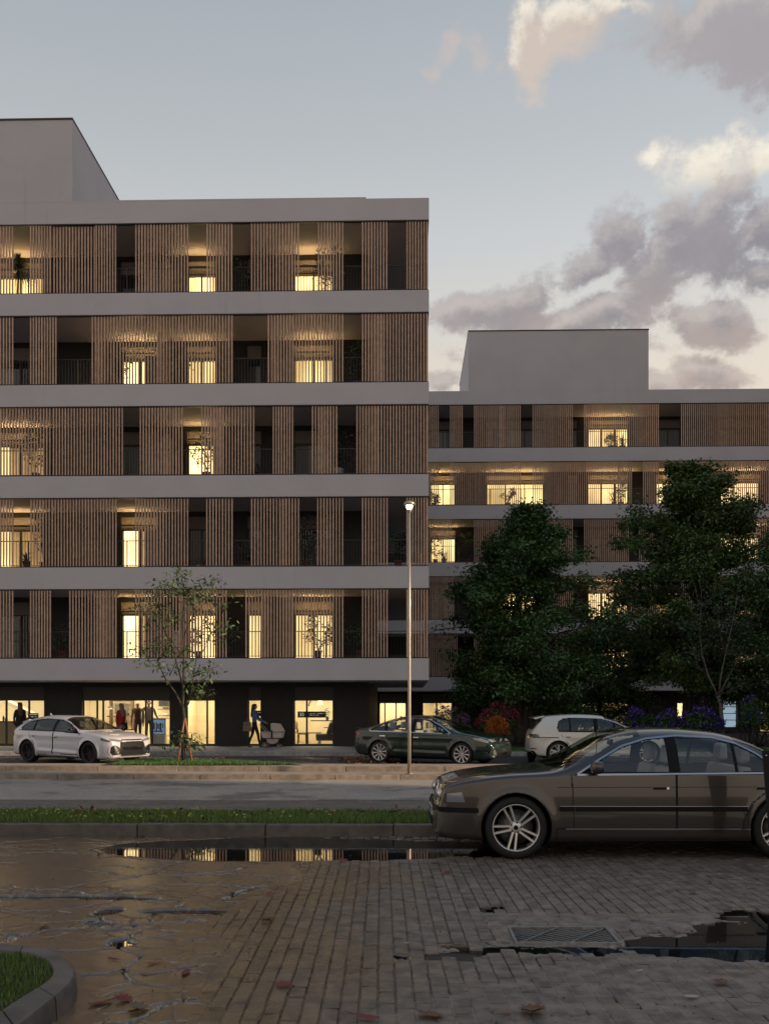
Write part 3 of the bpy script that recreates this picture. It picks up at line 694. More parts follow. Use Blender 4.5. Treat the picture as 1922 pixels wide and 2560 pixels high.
slB = [
 [(1040, 1143, 0), (1185, 1301, 0), (1331, 1431, 0), (1460, 1640, 0), (1702, 1990, 0)],
 [(1040, 1133, 0), (1185, 1301, 0), (1331, 1431, 0), (1475, 1641, 0), (1702, 1990, 0)],
 [(1040, 1128, 0), (1185, 1301, 0), (1331, 1431, 0), (1460, 1571, 0), (1597, 1636, 0), (1702, 1990, 0)],
 [(1040, 1096, 0), (1125, 1301, 0), (1331, 1579, 0), (1607, 1646, 0), (1702, 1990, 0), (1545, 1578, 1)],
 [(1040, 1096, 0), (1125, 1156, 0), (1185, 1301, 0), (1331, 1431, 0), (1460, 1646, 0), (1615, 1646, 1), (1702, 1990, 0), (1880, 1990, 1), (1250, 1262, 1)]]
BB = building('apartment_building', 'farther pale apartment block behind the two big dark trees', (10, 56.4, 0), -8, 32, 56.4, 13, 2.6, cB, litB, slB, (X_(1171, 56.4), X_(1621, 56.4), 23.75), 300)
# balcony dividers
for k in range(5):
    z = KF + KH * k; x = -9.24; MB().prism([(36.1 - 35, z), (37.6 - 35, z), (37.6 - 35, z + 2.0), (36.5 - 35, z + 2.0), (36.1 - 35, z + 1.55)], x - .06 + 11, x + .06 + 11, 'x').build('balcony_divider', SHB, BA)
    bx('balcony_divider', SHB, BA, x - .9 + 11, x - .06 + 11, 1.95, 2.05, z, z + 1.75)
# small notice fixed to the first-floor divider behind the young tree
c = at(447, 1577, 35.6); BAN = pm('notice_board', (.55, .50, .44), .8); INK = pm('ink', (.03, .03, .03), .7)
nt = empty('notice', (c.x, 35.22, c.z - .95), 0, 'narrow pale notice with small dark marks on the first-floor railing', 'notice')
bx('board', BAN, nt, -.09, .09, 0, .02, -.0, .92)
m_ = MB()
m_.lathe([(.016, -.004), (.026, -.004), (.026, -.001), (.016, -.001)], 14, (0, 0, .83), 'y'); m_.box(-.045, .045, -.003, -.001, .765, .78); m_.box(-.04, -.02, -.003, -.001, .68, .74); m_.box(0, .035, -.003, -.001, .69, .74); m_.box(-.03, .03, -.003, -.001, .60, .64); m_.box(-.03, .02, -.003, -.001, .56, .58)
m_.build('print', INK, nt)
# ------------------------------------------------------------------ shops on the ground floor of the near block
def shop_wall(par, L, X0, X1, Y, wins, zt, mull, doors=()):
    def B(nm, mat, p_, x0, x1, y0, y1, z0, z1): return MB().box(x0 - L[0], x1 - L[0], y0 - L[1], y1 - L[1], z0, z1).build(nm, mat, p_)
    x = X0
    for (a, c) in wins:
        B('shop_wall', DK, par, x, a, Y, Y + .3, .13, zt); B('shop_wall', DK, par, a, c, Y, Y + .3, 2.48, zt)
        B('shop_panel', SHD, par, a, c, Y + .06, Y + .28, 1.97, 2.48)
        B('sill', FRM, par, a, c, Y + .03, Y + .28, .14, .24)
        fr = MB(); ms = sorted([X_(m_, Y) for m_ in mull if a < X_(m_, Y) < c])
        for (p, q) in ((a, a + .04), (c - .04, c)) + tuple((m_ - .035, m_ + .035) for m_ in ms): fr.box(p - L[0], q - L[0], Y + .14 - L[1], Y + .2 - L[1], .24, 1.97)
        fr.box(a + .04 - L[0], c - .04 - L[0], Y + .141 - L[1], Y + .199 - L[1], 1.94, 1.97); wn = fr.build('shop_window', FRM, par); e = [a + .04] + ms + [c - .04]
        for p, q in zip(e[:-1], e[1:]): MB().add([(p - L[0], Y + .17 - L[1], .24), (q - L[0], Y + .17 - L[1], .24), (q - L[0], Y + .17 - L[1], 1.97), (p - L[0], Y + .17 - L[1], 1.97)], [(0, 1, 2, 3)]).build('pane', GLS, wn)
        x = c
    B('shop_wall', DK, par, x, X1, Y, Y + .3, .13, zt)
Ys = 37.6
wA = [(X_(-150, Ys), X_(110, Ys)), (X_(205, Ys), X_(424, Ys)), (X_(465, Ys), X_(537, Ys)), (X_(619, Ys), X_(652, Ys)), (X_(734, Ys), X_(833, Ys))]
shop_wall(BA, LA, -24, -1.49, Ys, wA, 2.664, [12, 69, 240, 255, 362, 378, 516, 766])
bx('side_wall', DK, BA, -1.74 + 11, -1.49 + 11, Ys + .3 - 35, 13, .13, 2.664)
# shop room
def room(par, L, x0, x1, y0, y1, parts):
    def B(nm, mat, x0, x1, y0, y1, z0, z1): return MB().box(x0 - L[0], x1 - L[0], y0 - L[1], y1 - L[1], z0, z1).build(nm, mat, par)
    B('room_wall', BROOM, x0, x1, y1, y1 + .1, .2, 2.66); B('room_floor', BFLOOR, x0, x1, y0, y1, .15, .20); B('room_ceiling', BROOM, x0, x1, y0, y1, 2.5, 2.6)
    for p in parts: B('room_wall', BROOM, p - .05, p + .05, y0 + .02, y1 - .01, .2, 2.5)
room(BA, LA, -24, -1.76, Ys + .31, 41.4, [-23.9, X_(150, 38), X_(443, 38), X_(575, 38), X_(690, 38), -1.86])
def room_light(x, y, z, sx_, sy_, e, col=(1, .86, .60)):
    l = bpy.data.lights.new('shop_ceiling_light', 'AREA'); l.shape = 'RECTANGLE'; l.size = sx_; l.size_y = sy_; l.energy = e; l.color = col
    o = bpy.data.objects.new('shop_ceiling_light', l); COL.objects.link(o); o.location = (x, y, z)
for (a, b, e) in ((-23.5, X_(150, 38), 150), (X_(150, 38), X_(443, 38), 120), (X_(443, 38), X_(575, 38), 60), (X_(575, 38), X_(690, 38), 40), (X_(690, 38), -1.9, 85)):
    room_light((a + b) / 2, 39.4, 2.48, abs(b - a) * .8, 2.2, e * 1.5)
DOWN = pm('downlight', (1, 1, 1), .5, emit=(1, .9, .7), est=12)
for (px, Y) in ((260, 38.6), (305, 38.8), (335, 39), (395, 38.6), (413, 39), (488, 38.6), (500, 39.2), (75, 38.4), (98, 38.9), (745, 38.6), (800, 39)):
    o = MB().lathe([(.001, 2.497), (.05, 2.497), (.05, 2.488), (.001, 2.488)], 12).build('downlight', DOWN, BA); o.location = (X_(px, Y) + 11, Y - 35, 0)
# ground floor of the farther block
wB = [(X_(a, 59), X_(c, 59)) for a, c in ((948, 1015), (1056, 1130), (1445, 1572), (1693, 1716), (1802, 1843), (1900, 1980))]
shop_wall(BB, (10, 56.4), -8, 32, 59, wB, 2.664, [962, 990, 1480, 1820])
room(BB, (10, 56.4), -8, 32, 59.31, 62.5, [-7.9, 1.8, 5.5, 14, 20, 31.9])
for (x, e) in ((-1, 110), (3.5, 60), (9.5, 110), (17, 100), (22, 60)): room_light(x, 60.8, 2.48, 3.0, 2, e * 1.5)
# ================================================================== cars
def pchip(xs, ys, x):
    xs = np.array(xs, float); ys = np.array(ys, float); h = np.diff(xs); d = np.diff(ys) / h; m_ = np.zeros(len(xs))
    for i in range(1, len(xs) - 1):
        if d[i - 1] * d[i] > 0:
            w1 = 2 * h[i] + h[i - 1]; w2 = h[i] + 2 * h[i - 1]; m_[i] = (w1 + w2) / (w1 / d[i - 1] + w2 / d[i])
    m_[0] = d[0]; m_[-1] = d[-1]
    i = np.clip(np.searchsorted(xs, x) - 1, 0, len(xs) - 2); t = (x - xs[i]) / h[i]; t = np.clip(t, 0, 1)
    return (ys[i] * (2 * t**3 - 3 * t**2 + 1) + h[i] * m_[i] * (t**3 - 2 * t**2 + t) + ys[i + 1] * (-2 * t**3 + 3 * t**2) + h[i] * m_[i + 1] * (t**3 - t**2))
def paint(name, col, metal=.35, rough=.28, coat=1.0):
    m_ = pm(name, col, rough, metal, coat=coat); return m_
RUB = pm('black_trim', (.008, .008, .009), .55, spec=.15); TYRE = pm('tyre_rubber', (.012, .0115, .011), .75, bump=.3, bscale=90, gen=True)
CHR = pm('chrome', (.62, .62, .64), .12, metal=1.0); SILV = pm('alloy', (.66, .64, .61), .32, metal=.7); DALLOY = pm('dark_alloy', (.035, .035, .038), .3, metal=.6)
DISC = pm('brake_disc', (.12, .115, .11), .45, metal=.7); REDC = pm('brake_caliper', (.45, .01, .012), .4); WELL = pm('wheel_well', (.006, .006, .006), .9)
CGL = glass('car_glass', (.86, .89, .87), f0=.04); CGLD = glass('car_glass_tinted', (.18, .20, .20), f0=.05)
LENS = pm('lamp_lens', (.25, .26, .28), .06, metal=.3, coat=1); LENSD = pm('lamp_glass_dark', (.04, .04, .045), .05, coat=1); REDL = pm('tail_lens', (.25, .008, .006), .12, coat=1); SMOK = pm('smoked_lens', (.02, .018, .03), .1, coat=1)
GRL = pm('grille_black', (.008, .008, .009), .35); PLT = pm('plate_white', (.55, .56, .57), .5); AMB = pm('amber_lens', (.5, .2, .03), .2, coat=1)
def wheel(par, x, side, R, r, wd, style, mats, ypos, rot=0.0, caliper=None):
    """side -1 = the -y flank; tyre + rim with spokes, facing outwards"""
    tr = .30 if False else None
    w_ = MB(); h = wd / 2
    prof = [(r * .98, -h * .82), (r * 1.01, -h * .95), (r + (R - r) * .35, -h * 1.0), (R - .018, -h * .93), (R - .004, -h * .72), (R, -h * .4), (R, h * .4), (R - .004, h * .72), (R - .018, h * .93), (r + (R - r) * .35, h * 1.0), (r * 1.01, h * .95), (r * .98, h * .82)]
    w_.lathe([(a, b * 1.0) for a, b in prof], 48, axis='y')
    nt_ = 44
    if R > .335:
        for i in range(3): w_.lathe([(R + .0015, -h * .3 + i * h * .3 - .004), (R + .002, -h * .3 + i * h * .3), (R + .0015, -h * .3 + i * h * .3 + .004)], 48, axis='y')
    tyre = w_.build('wheel', TYRE, par); tyre.location = (x, ypos, R); tyre.rotation_euler = (0, rot, 0 if side < 0 else PI)
    rim = MB(); o = -h * .86
    rim.lathe([(r * .985, h * .8), (r * .93, h * .5), (r * .90, -h * .2), (r * .93, o + .02), (r * .955, o - .006), (r * 1.0, o - .004), (r * 1.0, o + .012)], 48, axis='y')
    sp = MB()
    def spoke(a0, a1, ra, rb, wa, wb, ya, yb, th=.022):
        # a tapered bar from angle/radius to angle/radius
        p = Vector((ra * math.cos(a0), ya, ra * math.sin(a0))); q = Vector((rb * math.cos(a1), yb, rb * math.sin(a1)))
        d = (q - p).normalized(); n_ = d.cross(Vector((0, 1, 0))).normalized(); vs = []
        for c, ww in ((p, wa), (q, wb)):
            for i, j in ((-.5, 0), (-.32, -.35), (.32, -.35), (.5, 0), (.5, 1), (-.5, 1)): vs.append(c + n_ * ww * i + Vector((0, th * j, 0)))
        sp.add(vs, [(0, 1, 2, 3, 4, 5)[::-1], (6, 7, 8, 9, 10, 11)] + [(i, (i + 1) % 6, 6 + (i + 1) % 6, 6 + i) for i in range(6)])
    oy = o + .012
    if style == 'double5':
        for k in range(5):
            a = -PI / 2 + k * 2 * PI / 5
            for s in (-1, 1): spoke(a + s * .36, a + s * .155, r * .22, r * .95, .031, .030, oy + .022, oy + .004, .03)
        sp.lathe([(.001, oy + .012), (r * .2, oy + .012), (r * .30, oy + .024), (r * .30, oy + .06)], 30, axis='y')
    elif style == 'y5':
        for k in range(5):
            a = -PI / 2 + k * 2 * PI / 5
            spoke(a, a, r * .12, r * .5, .035, .03, oy + .02, oy + .012)
            for s in (-1, 1): spoke(a, a + s * .24, r * .46, r * .96, .022, .02, oy + .012, oy + .002)
            for s in (-1, 1): spoke(a + s * .3, a + s * .52, r * .2, r * .95, .014, .012, oy + .03, oy + .012)
        sp.lathe([(.001, oy + .01), (r * .2, oy + .014), (r * .2, oy + .05)], 20, axis='y')
    elif style == 'ten':
        for k in range(10):
            a = k * 2 * PI / 10; spoke(a, a + .03, r * .16, r * .95, .024, .05, oy + .012, oy, .018)
        sp.lathe([(.001, oy + .004), (r * .18, oy + .010), (r * .2, oy + .05)], 20, axis='y')
    elif style == 'swirl':
        for k in range(5):
            a = -PI / 2 + k * 2 * PI / 5 + .2
            spoke(a - .1, a + .34, r * .16, r * .95, .035, .06, oy + .014, oy, .018); spoke(a + .35, a + .78, r * .3, r * .95, .02, .035, oy + .02, oy + .004, .018)
        sp.lathe([(.001, oy + .004), (r * .2, oy + .012), (r * .2, oy + .05)], 20, axis='y')
    rim_o = rim.build('rim', mats[0], tyre); sp.build('spokes', mats[1], tyre)
    cpm = MB().lathe([(.001, oy + (-.002 if style != 'double5' else .004)), (r * .085, oy + (.0 if style != 'double5' else .006)), (r * .12, oy + .02)], 20, axis='y').build('hub_cap', RUB if style != 'ten' else SILV, tyre)
    if style == 'double5':
        for k in range(5):
            a = -PI / 2 + k * 2 * PI / 5 + PI / 5; MB().lathe([(.001, oy + .008), (.011, oy + .009), (.013, oy + .03)], 8, (r * .215 * math.cos(a), 0, r * .215 * math.sin(a)), 'y').build('lug_nut', DALLOY, tyre)
    bd = MB().lathe([(.001, .0), (r * .74, .0), (r * .74, .02), (.001, .02)], 36, axis='y').build('brake_disc', DISC, tyre)
    if caliper: MB().prism([(r * .45 * math.cos(a), r * .45 * math.sin(a)) for a in np.linspace(-.6, .7, 6)] + [(r * .82 * math.cos(a), r * .82 * math.sin(a)) for a in np.linspace(.7, -.6, 6)], -.02, -.0, 'y').build('brake_caliper', caliper, tyre)
    return tyre
def make_car(S):
    """S: dict with profiles; local x = forward, origin on the ground between the axles"""
    name = S['name']; root = empty(name, S['loc'], S['rz'], S['label'], 'car')
    step = S['step']; X0, X1 = S['top'][0][0], S['top'][-1][0]
    xf = X0 + (X1 - X0) * (.5 - .5 * np.cos(np.linspace(0, PI, 6000)))
    P_ = lambda k, x: pchip([p[0] for p in S[k]], [p[1] for p in S[k]], x)
    met = np.concatenate([[0], np.cumsum(np.sqrt(np.diff(xf)**2 + np.diff(P_('top', xf))**2 + np.diff(P_('bot', xf))**2 + np.diff(P_('wid', xf))**2))])
    ns = int(met[-1] / step); xs = np.interp(np.linspace(0, met[-1], ns), met, xf)
    top, bot, wid, zs = P_('top', xs), P_('bot', xs), P_('wid', xs), P_('sh', xs)
    zs = np.minimum(zs, top - .03); zs = np.maximum(zs, bot + .03)
    nn = P_('n', xs); kt = P_('tum', xs)
    rows = []
    n1, n2, n3 = 5, int(.75 / step), int(1.15 / step)
    t1 = np.linspace(0, 1, n1, endpoint=False); t2 = np.linspace(0, 1, n2, endpoint=False)
    ph = np.linspace(0, PI / 2, 300)
    for i, x in enumerate(xs):
        W, zb, z_s, zt = wid[i], bot[i], zs[i], top[i]
        z = zb + (z_s - zb) * t2; u = (z - .50) / .45
        sec = np.where(u < 0, -S.get('tuck', .05) * np.abs(u)**1.8, -S.get('lean', .022) * np.abs(u)**2.0)
        cr = 0 * z
        for (cz, amp, cw, xa, xb, zsl) in S.get('crease', []):
            on = sstep(np.array(x), xa, xa + .25) * (1 - sstep(np.array(x), xb - .25, xb)); zz = cz + zsl * x
            cr = cr + amp * on * (np.where(z < zz, np.exp(-((z - zz) / cw)**2), np.exp(-((z - zz) / (cw * .35))**2)))
        fl = 0 * z
        for xa in S['axles']:
            dd = np.sqrt((x - xa)**2 + (z - S['R'])**2); fl = fl + S.get('flare', .014) * np.exp(-((dd - S['arch'] - .01) / .055)**2)
        y = W + (sec + cr + fl) * min(1, W / .8)
        # bottom edge rolls under
        rb = np.clip((z - zb) / .06, 0, 1); y = y - .035 * (1 - rb)**2
        bx_ = np.stack([np.zeros(n1) + (y[0]) * t1, np.full(n1, zb)], 1)
        sd_ = np.stack([y, z], 1)
        ys = W + (-S.get('lean', .022) * ((z_s - .5) / .45)**2) * min(1, W / .8); k = kt[i]
        e = 2 / nn[i]; zz = z_s + (zt - z_s) * np.sin(ph)**e; yy = (ys - k * (zz - z_s)) * np.cos(ph)**e
        L = np.concatenate([[0], np.cumsum(np.hypot(np.diff(zz), np.diff(yy)))]); q = np.linspace(0, L[-1], n3)
        up = np.stack([np.interp(q, L, yy), np.interp(q, L, zz)], 1)
        rows.append(np.concatenate([bx_, sd_, up]))
    R_ = np.array(rows); nh = R_.shape[1]   # half ring bottom centre -> top centre
    full = np.concatenate([np.stack([-R_[:, :, 0], R_[:, :, 1]], -1), np.stack([R_[:, ::-1, 0], R_[:, ::-1, 1]], -1)[:, 1:]], 1)   # -y flank first, over the top, to +y
    nr = full.shape[1]; V = np.zeros((ns, nr, 3)); V[:, :, 0] = xs[:, None]; V[:, :, 1] = full[:, :, 0]; V[:, :, 2] = full[:, :, 1]
    if 'warp' in S: V = S['warp'](V)
    gi_ = np.arange(ns * nr).reshape(ns, nr); Fq = np.stack([gi_[:-1, :-1], gi_[1:, :-1], gi_[1:, 1:], gi_[:-1, 1:]], -1).reshape(-1, 4)
    # zone of each face
    V2 = V.reshape(-1, 3)
    # snap to the wheel arches
    arch = S['arch']
    for xa in S['axles']:
        d = np.hypot(V2[:, 0] - xa, V2[:, 2] - S['R']); near = (np.abs(d - arch) < step * .6) & (np.abs(V2[:, 1]) > .5)
        f_ = arch / np.maximum(d, 1e-6); V2[near, 0] = xa + (V2[near, 0] - xa) * f_[near]; V2[near, 2] = S['R'] + (V2[near, 2] - S['R']) * f_[near]
    C = V2[Fq].mean(1); row = np.tile(np.arange(nr - 1), ns - 1)
    up0 = n1 + n2; isup = (row >= up0) & (row < nr - 1 - up0)
    e1 = V2[Fq[:, 2]] - V2[Fq[:, 0]]; e2 = V2[Fq[:, 3]] - V2[Fq[:, 1]]; N = np.cross(e1, e2); N /= np.maximum(np.linalg.norm(N, axis=1), 1e-9)[:, None]
    flank = np.abs(N[:, 1]) > S.get('flank', .62); cx, cy, cz = C.T
    zone = np.zeros(len(Fq), int)        # 0 body
    names = ['body']
    def Z(nm): names.append(nm); return len(names) - 1
    dead = np.zeros(len(Fq), bool)
    for xa in S['axles']: dead |= (np.hypot(cx - xa, cz - S['R']) < arch - step * .1) & (np.abs(cy) > .48)
    gap = S.get('gap', .004)
    def polydist(poly, close=True):
        d = np.full(cx.shape, 9.0); n = len(poly)
        for i in range(n if close else n - 1):
            ax, az_ = poly[i]; bx2, bz = poly[(i + 1) % n]; L2 = (bx2 - ax)**2 + (bz - az_)**2 + 1e-12
            t = np.clip(((cx - ax) * (bx2 - ax) + (cz - az_) * (bz - az_)) / L2, 0, 1); d = np.minimum(d, np.hypot(cx - ax - t * (bx2 - ax), cz - az_ - t * (bz - az_)))
        return d
    lowflank = (np.abs(N[:, 1]) > .45)
    for s in (-1, 1):
        sd2 = (cy * s > 0)
        for nm, poly in S['doors']:
            m_ = inpoly(cx, cz, poly) & sd2 & lowflank; zone[m_] = Z(nm)
    gz = Z('panel_gap')
    for nm, poly in S['doors']:
        g_ = (polydist(poly) < gap) & lowflank & (cz < S['gapmax']); zone[g_] = gz
    for ln in S.get('cuts', []): zone[(polydist(ln, False) < gap) & lowflank] = gz
    dlo = inpoly(cx, cz, S['dlo']) & flank
    for s in (-1, 1):
        zone[dlo & (cy * s > 0)] = Z('window_pillar')
        for poly in S['glass']:
            zone[inpoly(cx, cz, poly) & flank & (cy * s > 0)] = Z('side_window')
    roofy = wid.max() - .03
    for nm, (xa, xb, za, zb_, shrink) in (('windshield', S['ws']), ('rear_window', S['rw'])):
        lim = np.interp(cx, xs, zs); yl = np.interp(cx, xs, wid) - .02 - np.interp(cx, xs, kt) * np.maximum(cz - lim, 0) - shrink
        zone[isup & (cx > xa) & (cx < xb) & (cz > za) & (cz < zb_) & (np.abs(cy) < yl) & (np.abs(N[:, 1]) < .55)] = Z(nm)
    zone[dead] = -1
    # closing caps of nose and tail
    mats = {'body': S['paint'], 'front_door': S['paint'], 'rear_door': S['paint'], 'panel_gap': WELL, 'window_pillar': RUB, 'side_window': S.get('sglass', CGL), 'windshield': CGL, 'rear_window': S.get('sglass', CGL)}
    for zi, nm in enumerate(names):
        sel = Fq[zone == zi]
        if len(sel) == 0: continue
        idx, inv = np.unique(sel, return_inverse=True); me = npmesh(nm, V2[idx], inv.reshape(sel.shape), True)
        o = obj(nm, me, root, mats[nm])
        if nm == 'body':
            bm = bmesh.new(); bm.from_mesh(me); bm.free()
    for i in (0, ns - 1):
        ring = V[i]; fs = [tuple(range(nr)) if i else tuple(range(nr))[::-1]]
        MB().add([tuple(p) for p in ring], fs).build('bumper_end', S.get('capmat', (S['paint'],) * 2)[i > 0], root)
    capf = [tuple(int(q) for q in gi_[0]), tuple(int(q) for q in gi_[-1])]
    bvh = BVHTree.FromPolygons([tuple(v) for v in V2], [tuple(int(j) for j in f) for f in Fq] + capf)
    # wheel arches lining and floor
    for xa in S['axles']:
        for s in (-1, 1):
            w_ = MB().lathe([(.001, .5), (arch + .012, .5), (arch + .012, wid.max() - .05)], 40, axis='y'); w_.v = [(x + xa, y * s, z + S['R']) for x, y, z in w_.v]
            w_.v = [(x, y, max(z, .14)) for x, y, z in w_.v]; w_.build('wheel_well', WELL, root)
    def hit(kind, a, b, s=1, off=.004):
        """kind 'y': a=x, b=z ray from the flank s; 'x': a=y,b=z ray from nose (s=1) or tail; 'z': a=x,b=y from above"""
        if kind == 'y': o_, d_ = Vector((a, 2 * s, b)), Vector((0, -s, 0))
        elif kind == 'x': o_, d_ = Vector((4 * s, a, b)), Vector((-s, 0, 0))
        else: o_, d_ = Vector((a, b, 3)), Vector((0, 0, -1))
        loc, n_, _, _ = bvh.ray_cast(o_, d_)
        if loc is None: return None
        if n_.dot(d_) > 0: n_ = -n_
        return loc + n_ * off, n_
    def patch(nm, kind, poly, mat, s=1, off=.006, sub=3, par=root, th=.02):
        bm = bmesh.new(); f = bm.faces.new([bm.verts.new((a, b, 0)) for a, b in poly]); bmesh.ops.triangulate(bm, faces=[f])
        bmesh.ops.subdivide_edges(bm, edges=bm.edges[:], cuts=sub, use_grid_fill=True)
        ok = True; inner = {}
        for v in bm.verts:
            h = hit(kind, v.co.x, v.co.y, s, off)
            if h is None: ok = False; continue
            v.co = h[0]; inner[v] = h[1]
        ex = bmesh.ops.extrude_face_region(bm, geom=bm.faces[:]);
        nv = [g for g in ex['geom'] if isinstance(g, bmesh.types.BMVert)]
        ax = {'y': Vector((0, -s, 0)), 'x': Vector((-s, 0, 0)), 'z': Vector((0, 0, -1))}[kind]
        bmesh.ops.translate(bm, verts=nv, vec=ax * th); bmesh.ops.recalc_face_normals(bm, faces=bm.faces)
        me = bpy.data.meshes.new(nm); bm.to_mesh(me); bm.free(); me.polygons.foreach_set('use_smooth', [True] * len(me.polygons)); me.set_sharp_from_angle(angle=.7)
        return obj(nm, me, par, mat)
    def strip(nm, kind, pts, wd, mat, s=1, off=.006, par=root, n=40, th=.012):
        P2 = [Vector((a, b)) for a, b in pts]; L = [0]
        for a, b in zip(P2[:-1], P2[1:]): L.append(L[-1] + (b - a).length)
        n = max(n, len(pts) * 3); vs = []; fs = []
        Q = []
        for i in range(n + 1):
            t = L[-1] * i / n; j = max(k for k in range(len(L)) if L[k] <= t + 1e-9); j = min(j, len(P2) - 2); Q.append(P2[j].lerp(P2[j + 1], (t - L[j]) / max(L[j + 1] - L[j], 1e-9)))
        last = None
        for i, q in enumerate(Q):
            d = (Q[min(i + 1, n)] - Q[max(i - 1, 0)]).normalized(); nn_ = Vector((-d.y, d.x)) * wd / 2; r_ = []
            for sg in (-1, 1):
                h = hit(kind, q.x + nn_.x * sg, q.y + nn_.y * sg, s, off); r_.append(h)
            if r_[0] is None or r_[1] is None: last = None; continue
            b_ = len(vs); vs += [r_[0][0], r_[1][0], r_[1][0] - r_[1][1] * th, r_[0][0] - r_[0][1] * th]
            if last is not None:
                for k in range(4): fs.append((last + k, last + (k + 1) % 4, b_ + (k + 1) % 4, b_ + k))
            last = b_
        if fs: return MB().add(vs, fs).build(nm, mat, par)
    # interior
    ic = S['cloth']; fl = bx('floor_pan', WELL, root, S['axles'][0] + .1 if S['axles'][0] < 0 else -1.2, 1.2, -.72, .72, .16, .24); bx('underbody', WELL, root, X0 + .25, X1 - .3, -.45, .45, .2, .30)
    sb_ = S['belt']
    def seat(x, y, wd, back=True):
        s_ = MB().prism([(-.25, 0), (.25, .03), (.26, .14), (-.22, .12)], -wd / 2, wd / 2).build('seat', ic, root, (x, y, .32), bevel=.03)
        MB().prism([(-.26, .10), (-.12, .10), (-.24, .66), (-.34, .66)], -wd / 2, wd / 2).build('seat_back', ic, root, (x, y, .32 + sb_ - .92), bevel=.035)
        for hy in ([0] if wd < .7 else [-.36, .36]): MB().prism([(-.37, .70), (-.25, .70), (-.27, .90), (-.36, .90)], -.13 + hy, .13 + hy).build('headrest', ic, root, (x, y, .32 + sb_ - .92), bevel=.035)
    for y in (-.37, .37): seat(S['seatx'], y, .5)
    seat(S['seatx'] - .86, 0, 1.25)
    MB().prism([(0, 0), (.42, .02), (.46, .16), (.25, .22), (.02, .18)], -.68, .68).build('dashboard', RUB, root, (S['seatx'] + .58, 0, sb_ - .24), bevel=.02)
    sw = MB().lathe([(.175 + .014 * math.cos(t), .014 * math.sin(t)) for t in np.linspace(0, 2 * PI, 9)], 28).build('steering_wheel', RUB, root, (S['seatx'] + .45, .37 * S.get('drv', 1), sb_ - .06)); sw.rotation_euler = (0, math.radians(-65), 0)
    # wheels
    for xa in S['axles']:
        for s in (-1, 1):
            wheel(root, xa, s, S['R'], S['r'], S['tw'], S['style'], S['rim'], s * (wid.max() - S['tw'] / 2 - .012), rot=S.get('rot', 0) + xa, caliper=S.get('cal'))
    # mirrors
    mx, mz = S['mirror']
    for s in (-1, 1):
        h = hit('y', mx, mz - .02, s); yb = abs(h[0].y) if h else .85
        m_ = MB(); n = 14; vs = []
        prof = [(0, .30, .4), (.04, .75, .75), (.10, 1, 1), (.17, .95, .97), (.21, .7, .8)]
        bm = bmesh.new(); bmesh.ops.create_icosphere(bm, subdivisions=3, radius=1)
        for v in bm.verts:
            f_ = 1.0 / max((abs(v.co.x)**3.5 + abs(v.co.y)**3.5 + abs(v.co.z)**3.5)**(1 / 3.5), .1); v.co *= f_
            v.co = Vector((v.co.x * .075 + (.02 * (1 - v.co.y) if v.co.x < 0 else 0), v.co.y * .105, v.co.z * .068 + v.co.y * .008))
            if v.co.x < -.045: v.co.x = -.045
        me = bpy.data.meshes.new('mirror'); bm.to_mesh(me); bm.free(); me.polygons.foreach_set('use_smooth', [True] * len(me.polygons)); me.set_sharp_from_angle(angle=.9)
        if s < 0: me.transform(Matrix.Diagonal((1, -1, 1, 1))); me.flip_normals()
        mo = obj('mirror', me, root, S['mirmat']); mo.location = (mx, s * (yb + .12), mz + .055)
        MB().bar((mx + .0, s * (yb - .03), mz - .01), (mx, s * (yb + .08), mz + .02), .05, .035).build('mirror_arm', RUB, mo).location = (-mx, -s * (yb + .12), -mz - .055)
    S['fn'](root, hit, patch, strip)
    return root
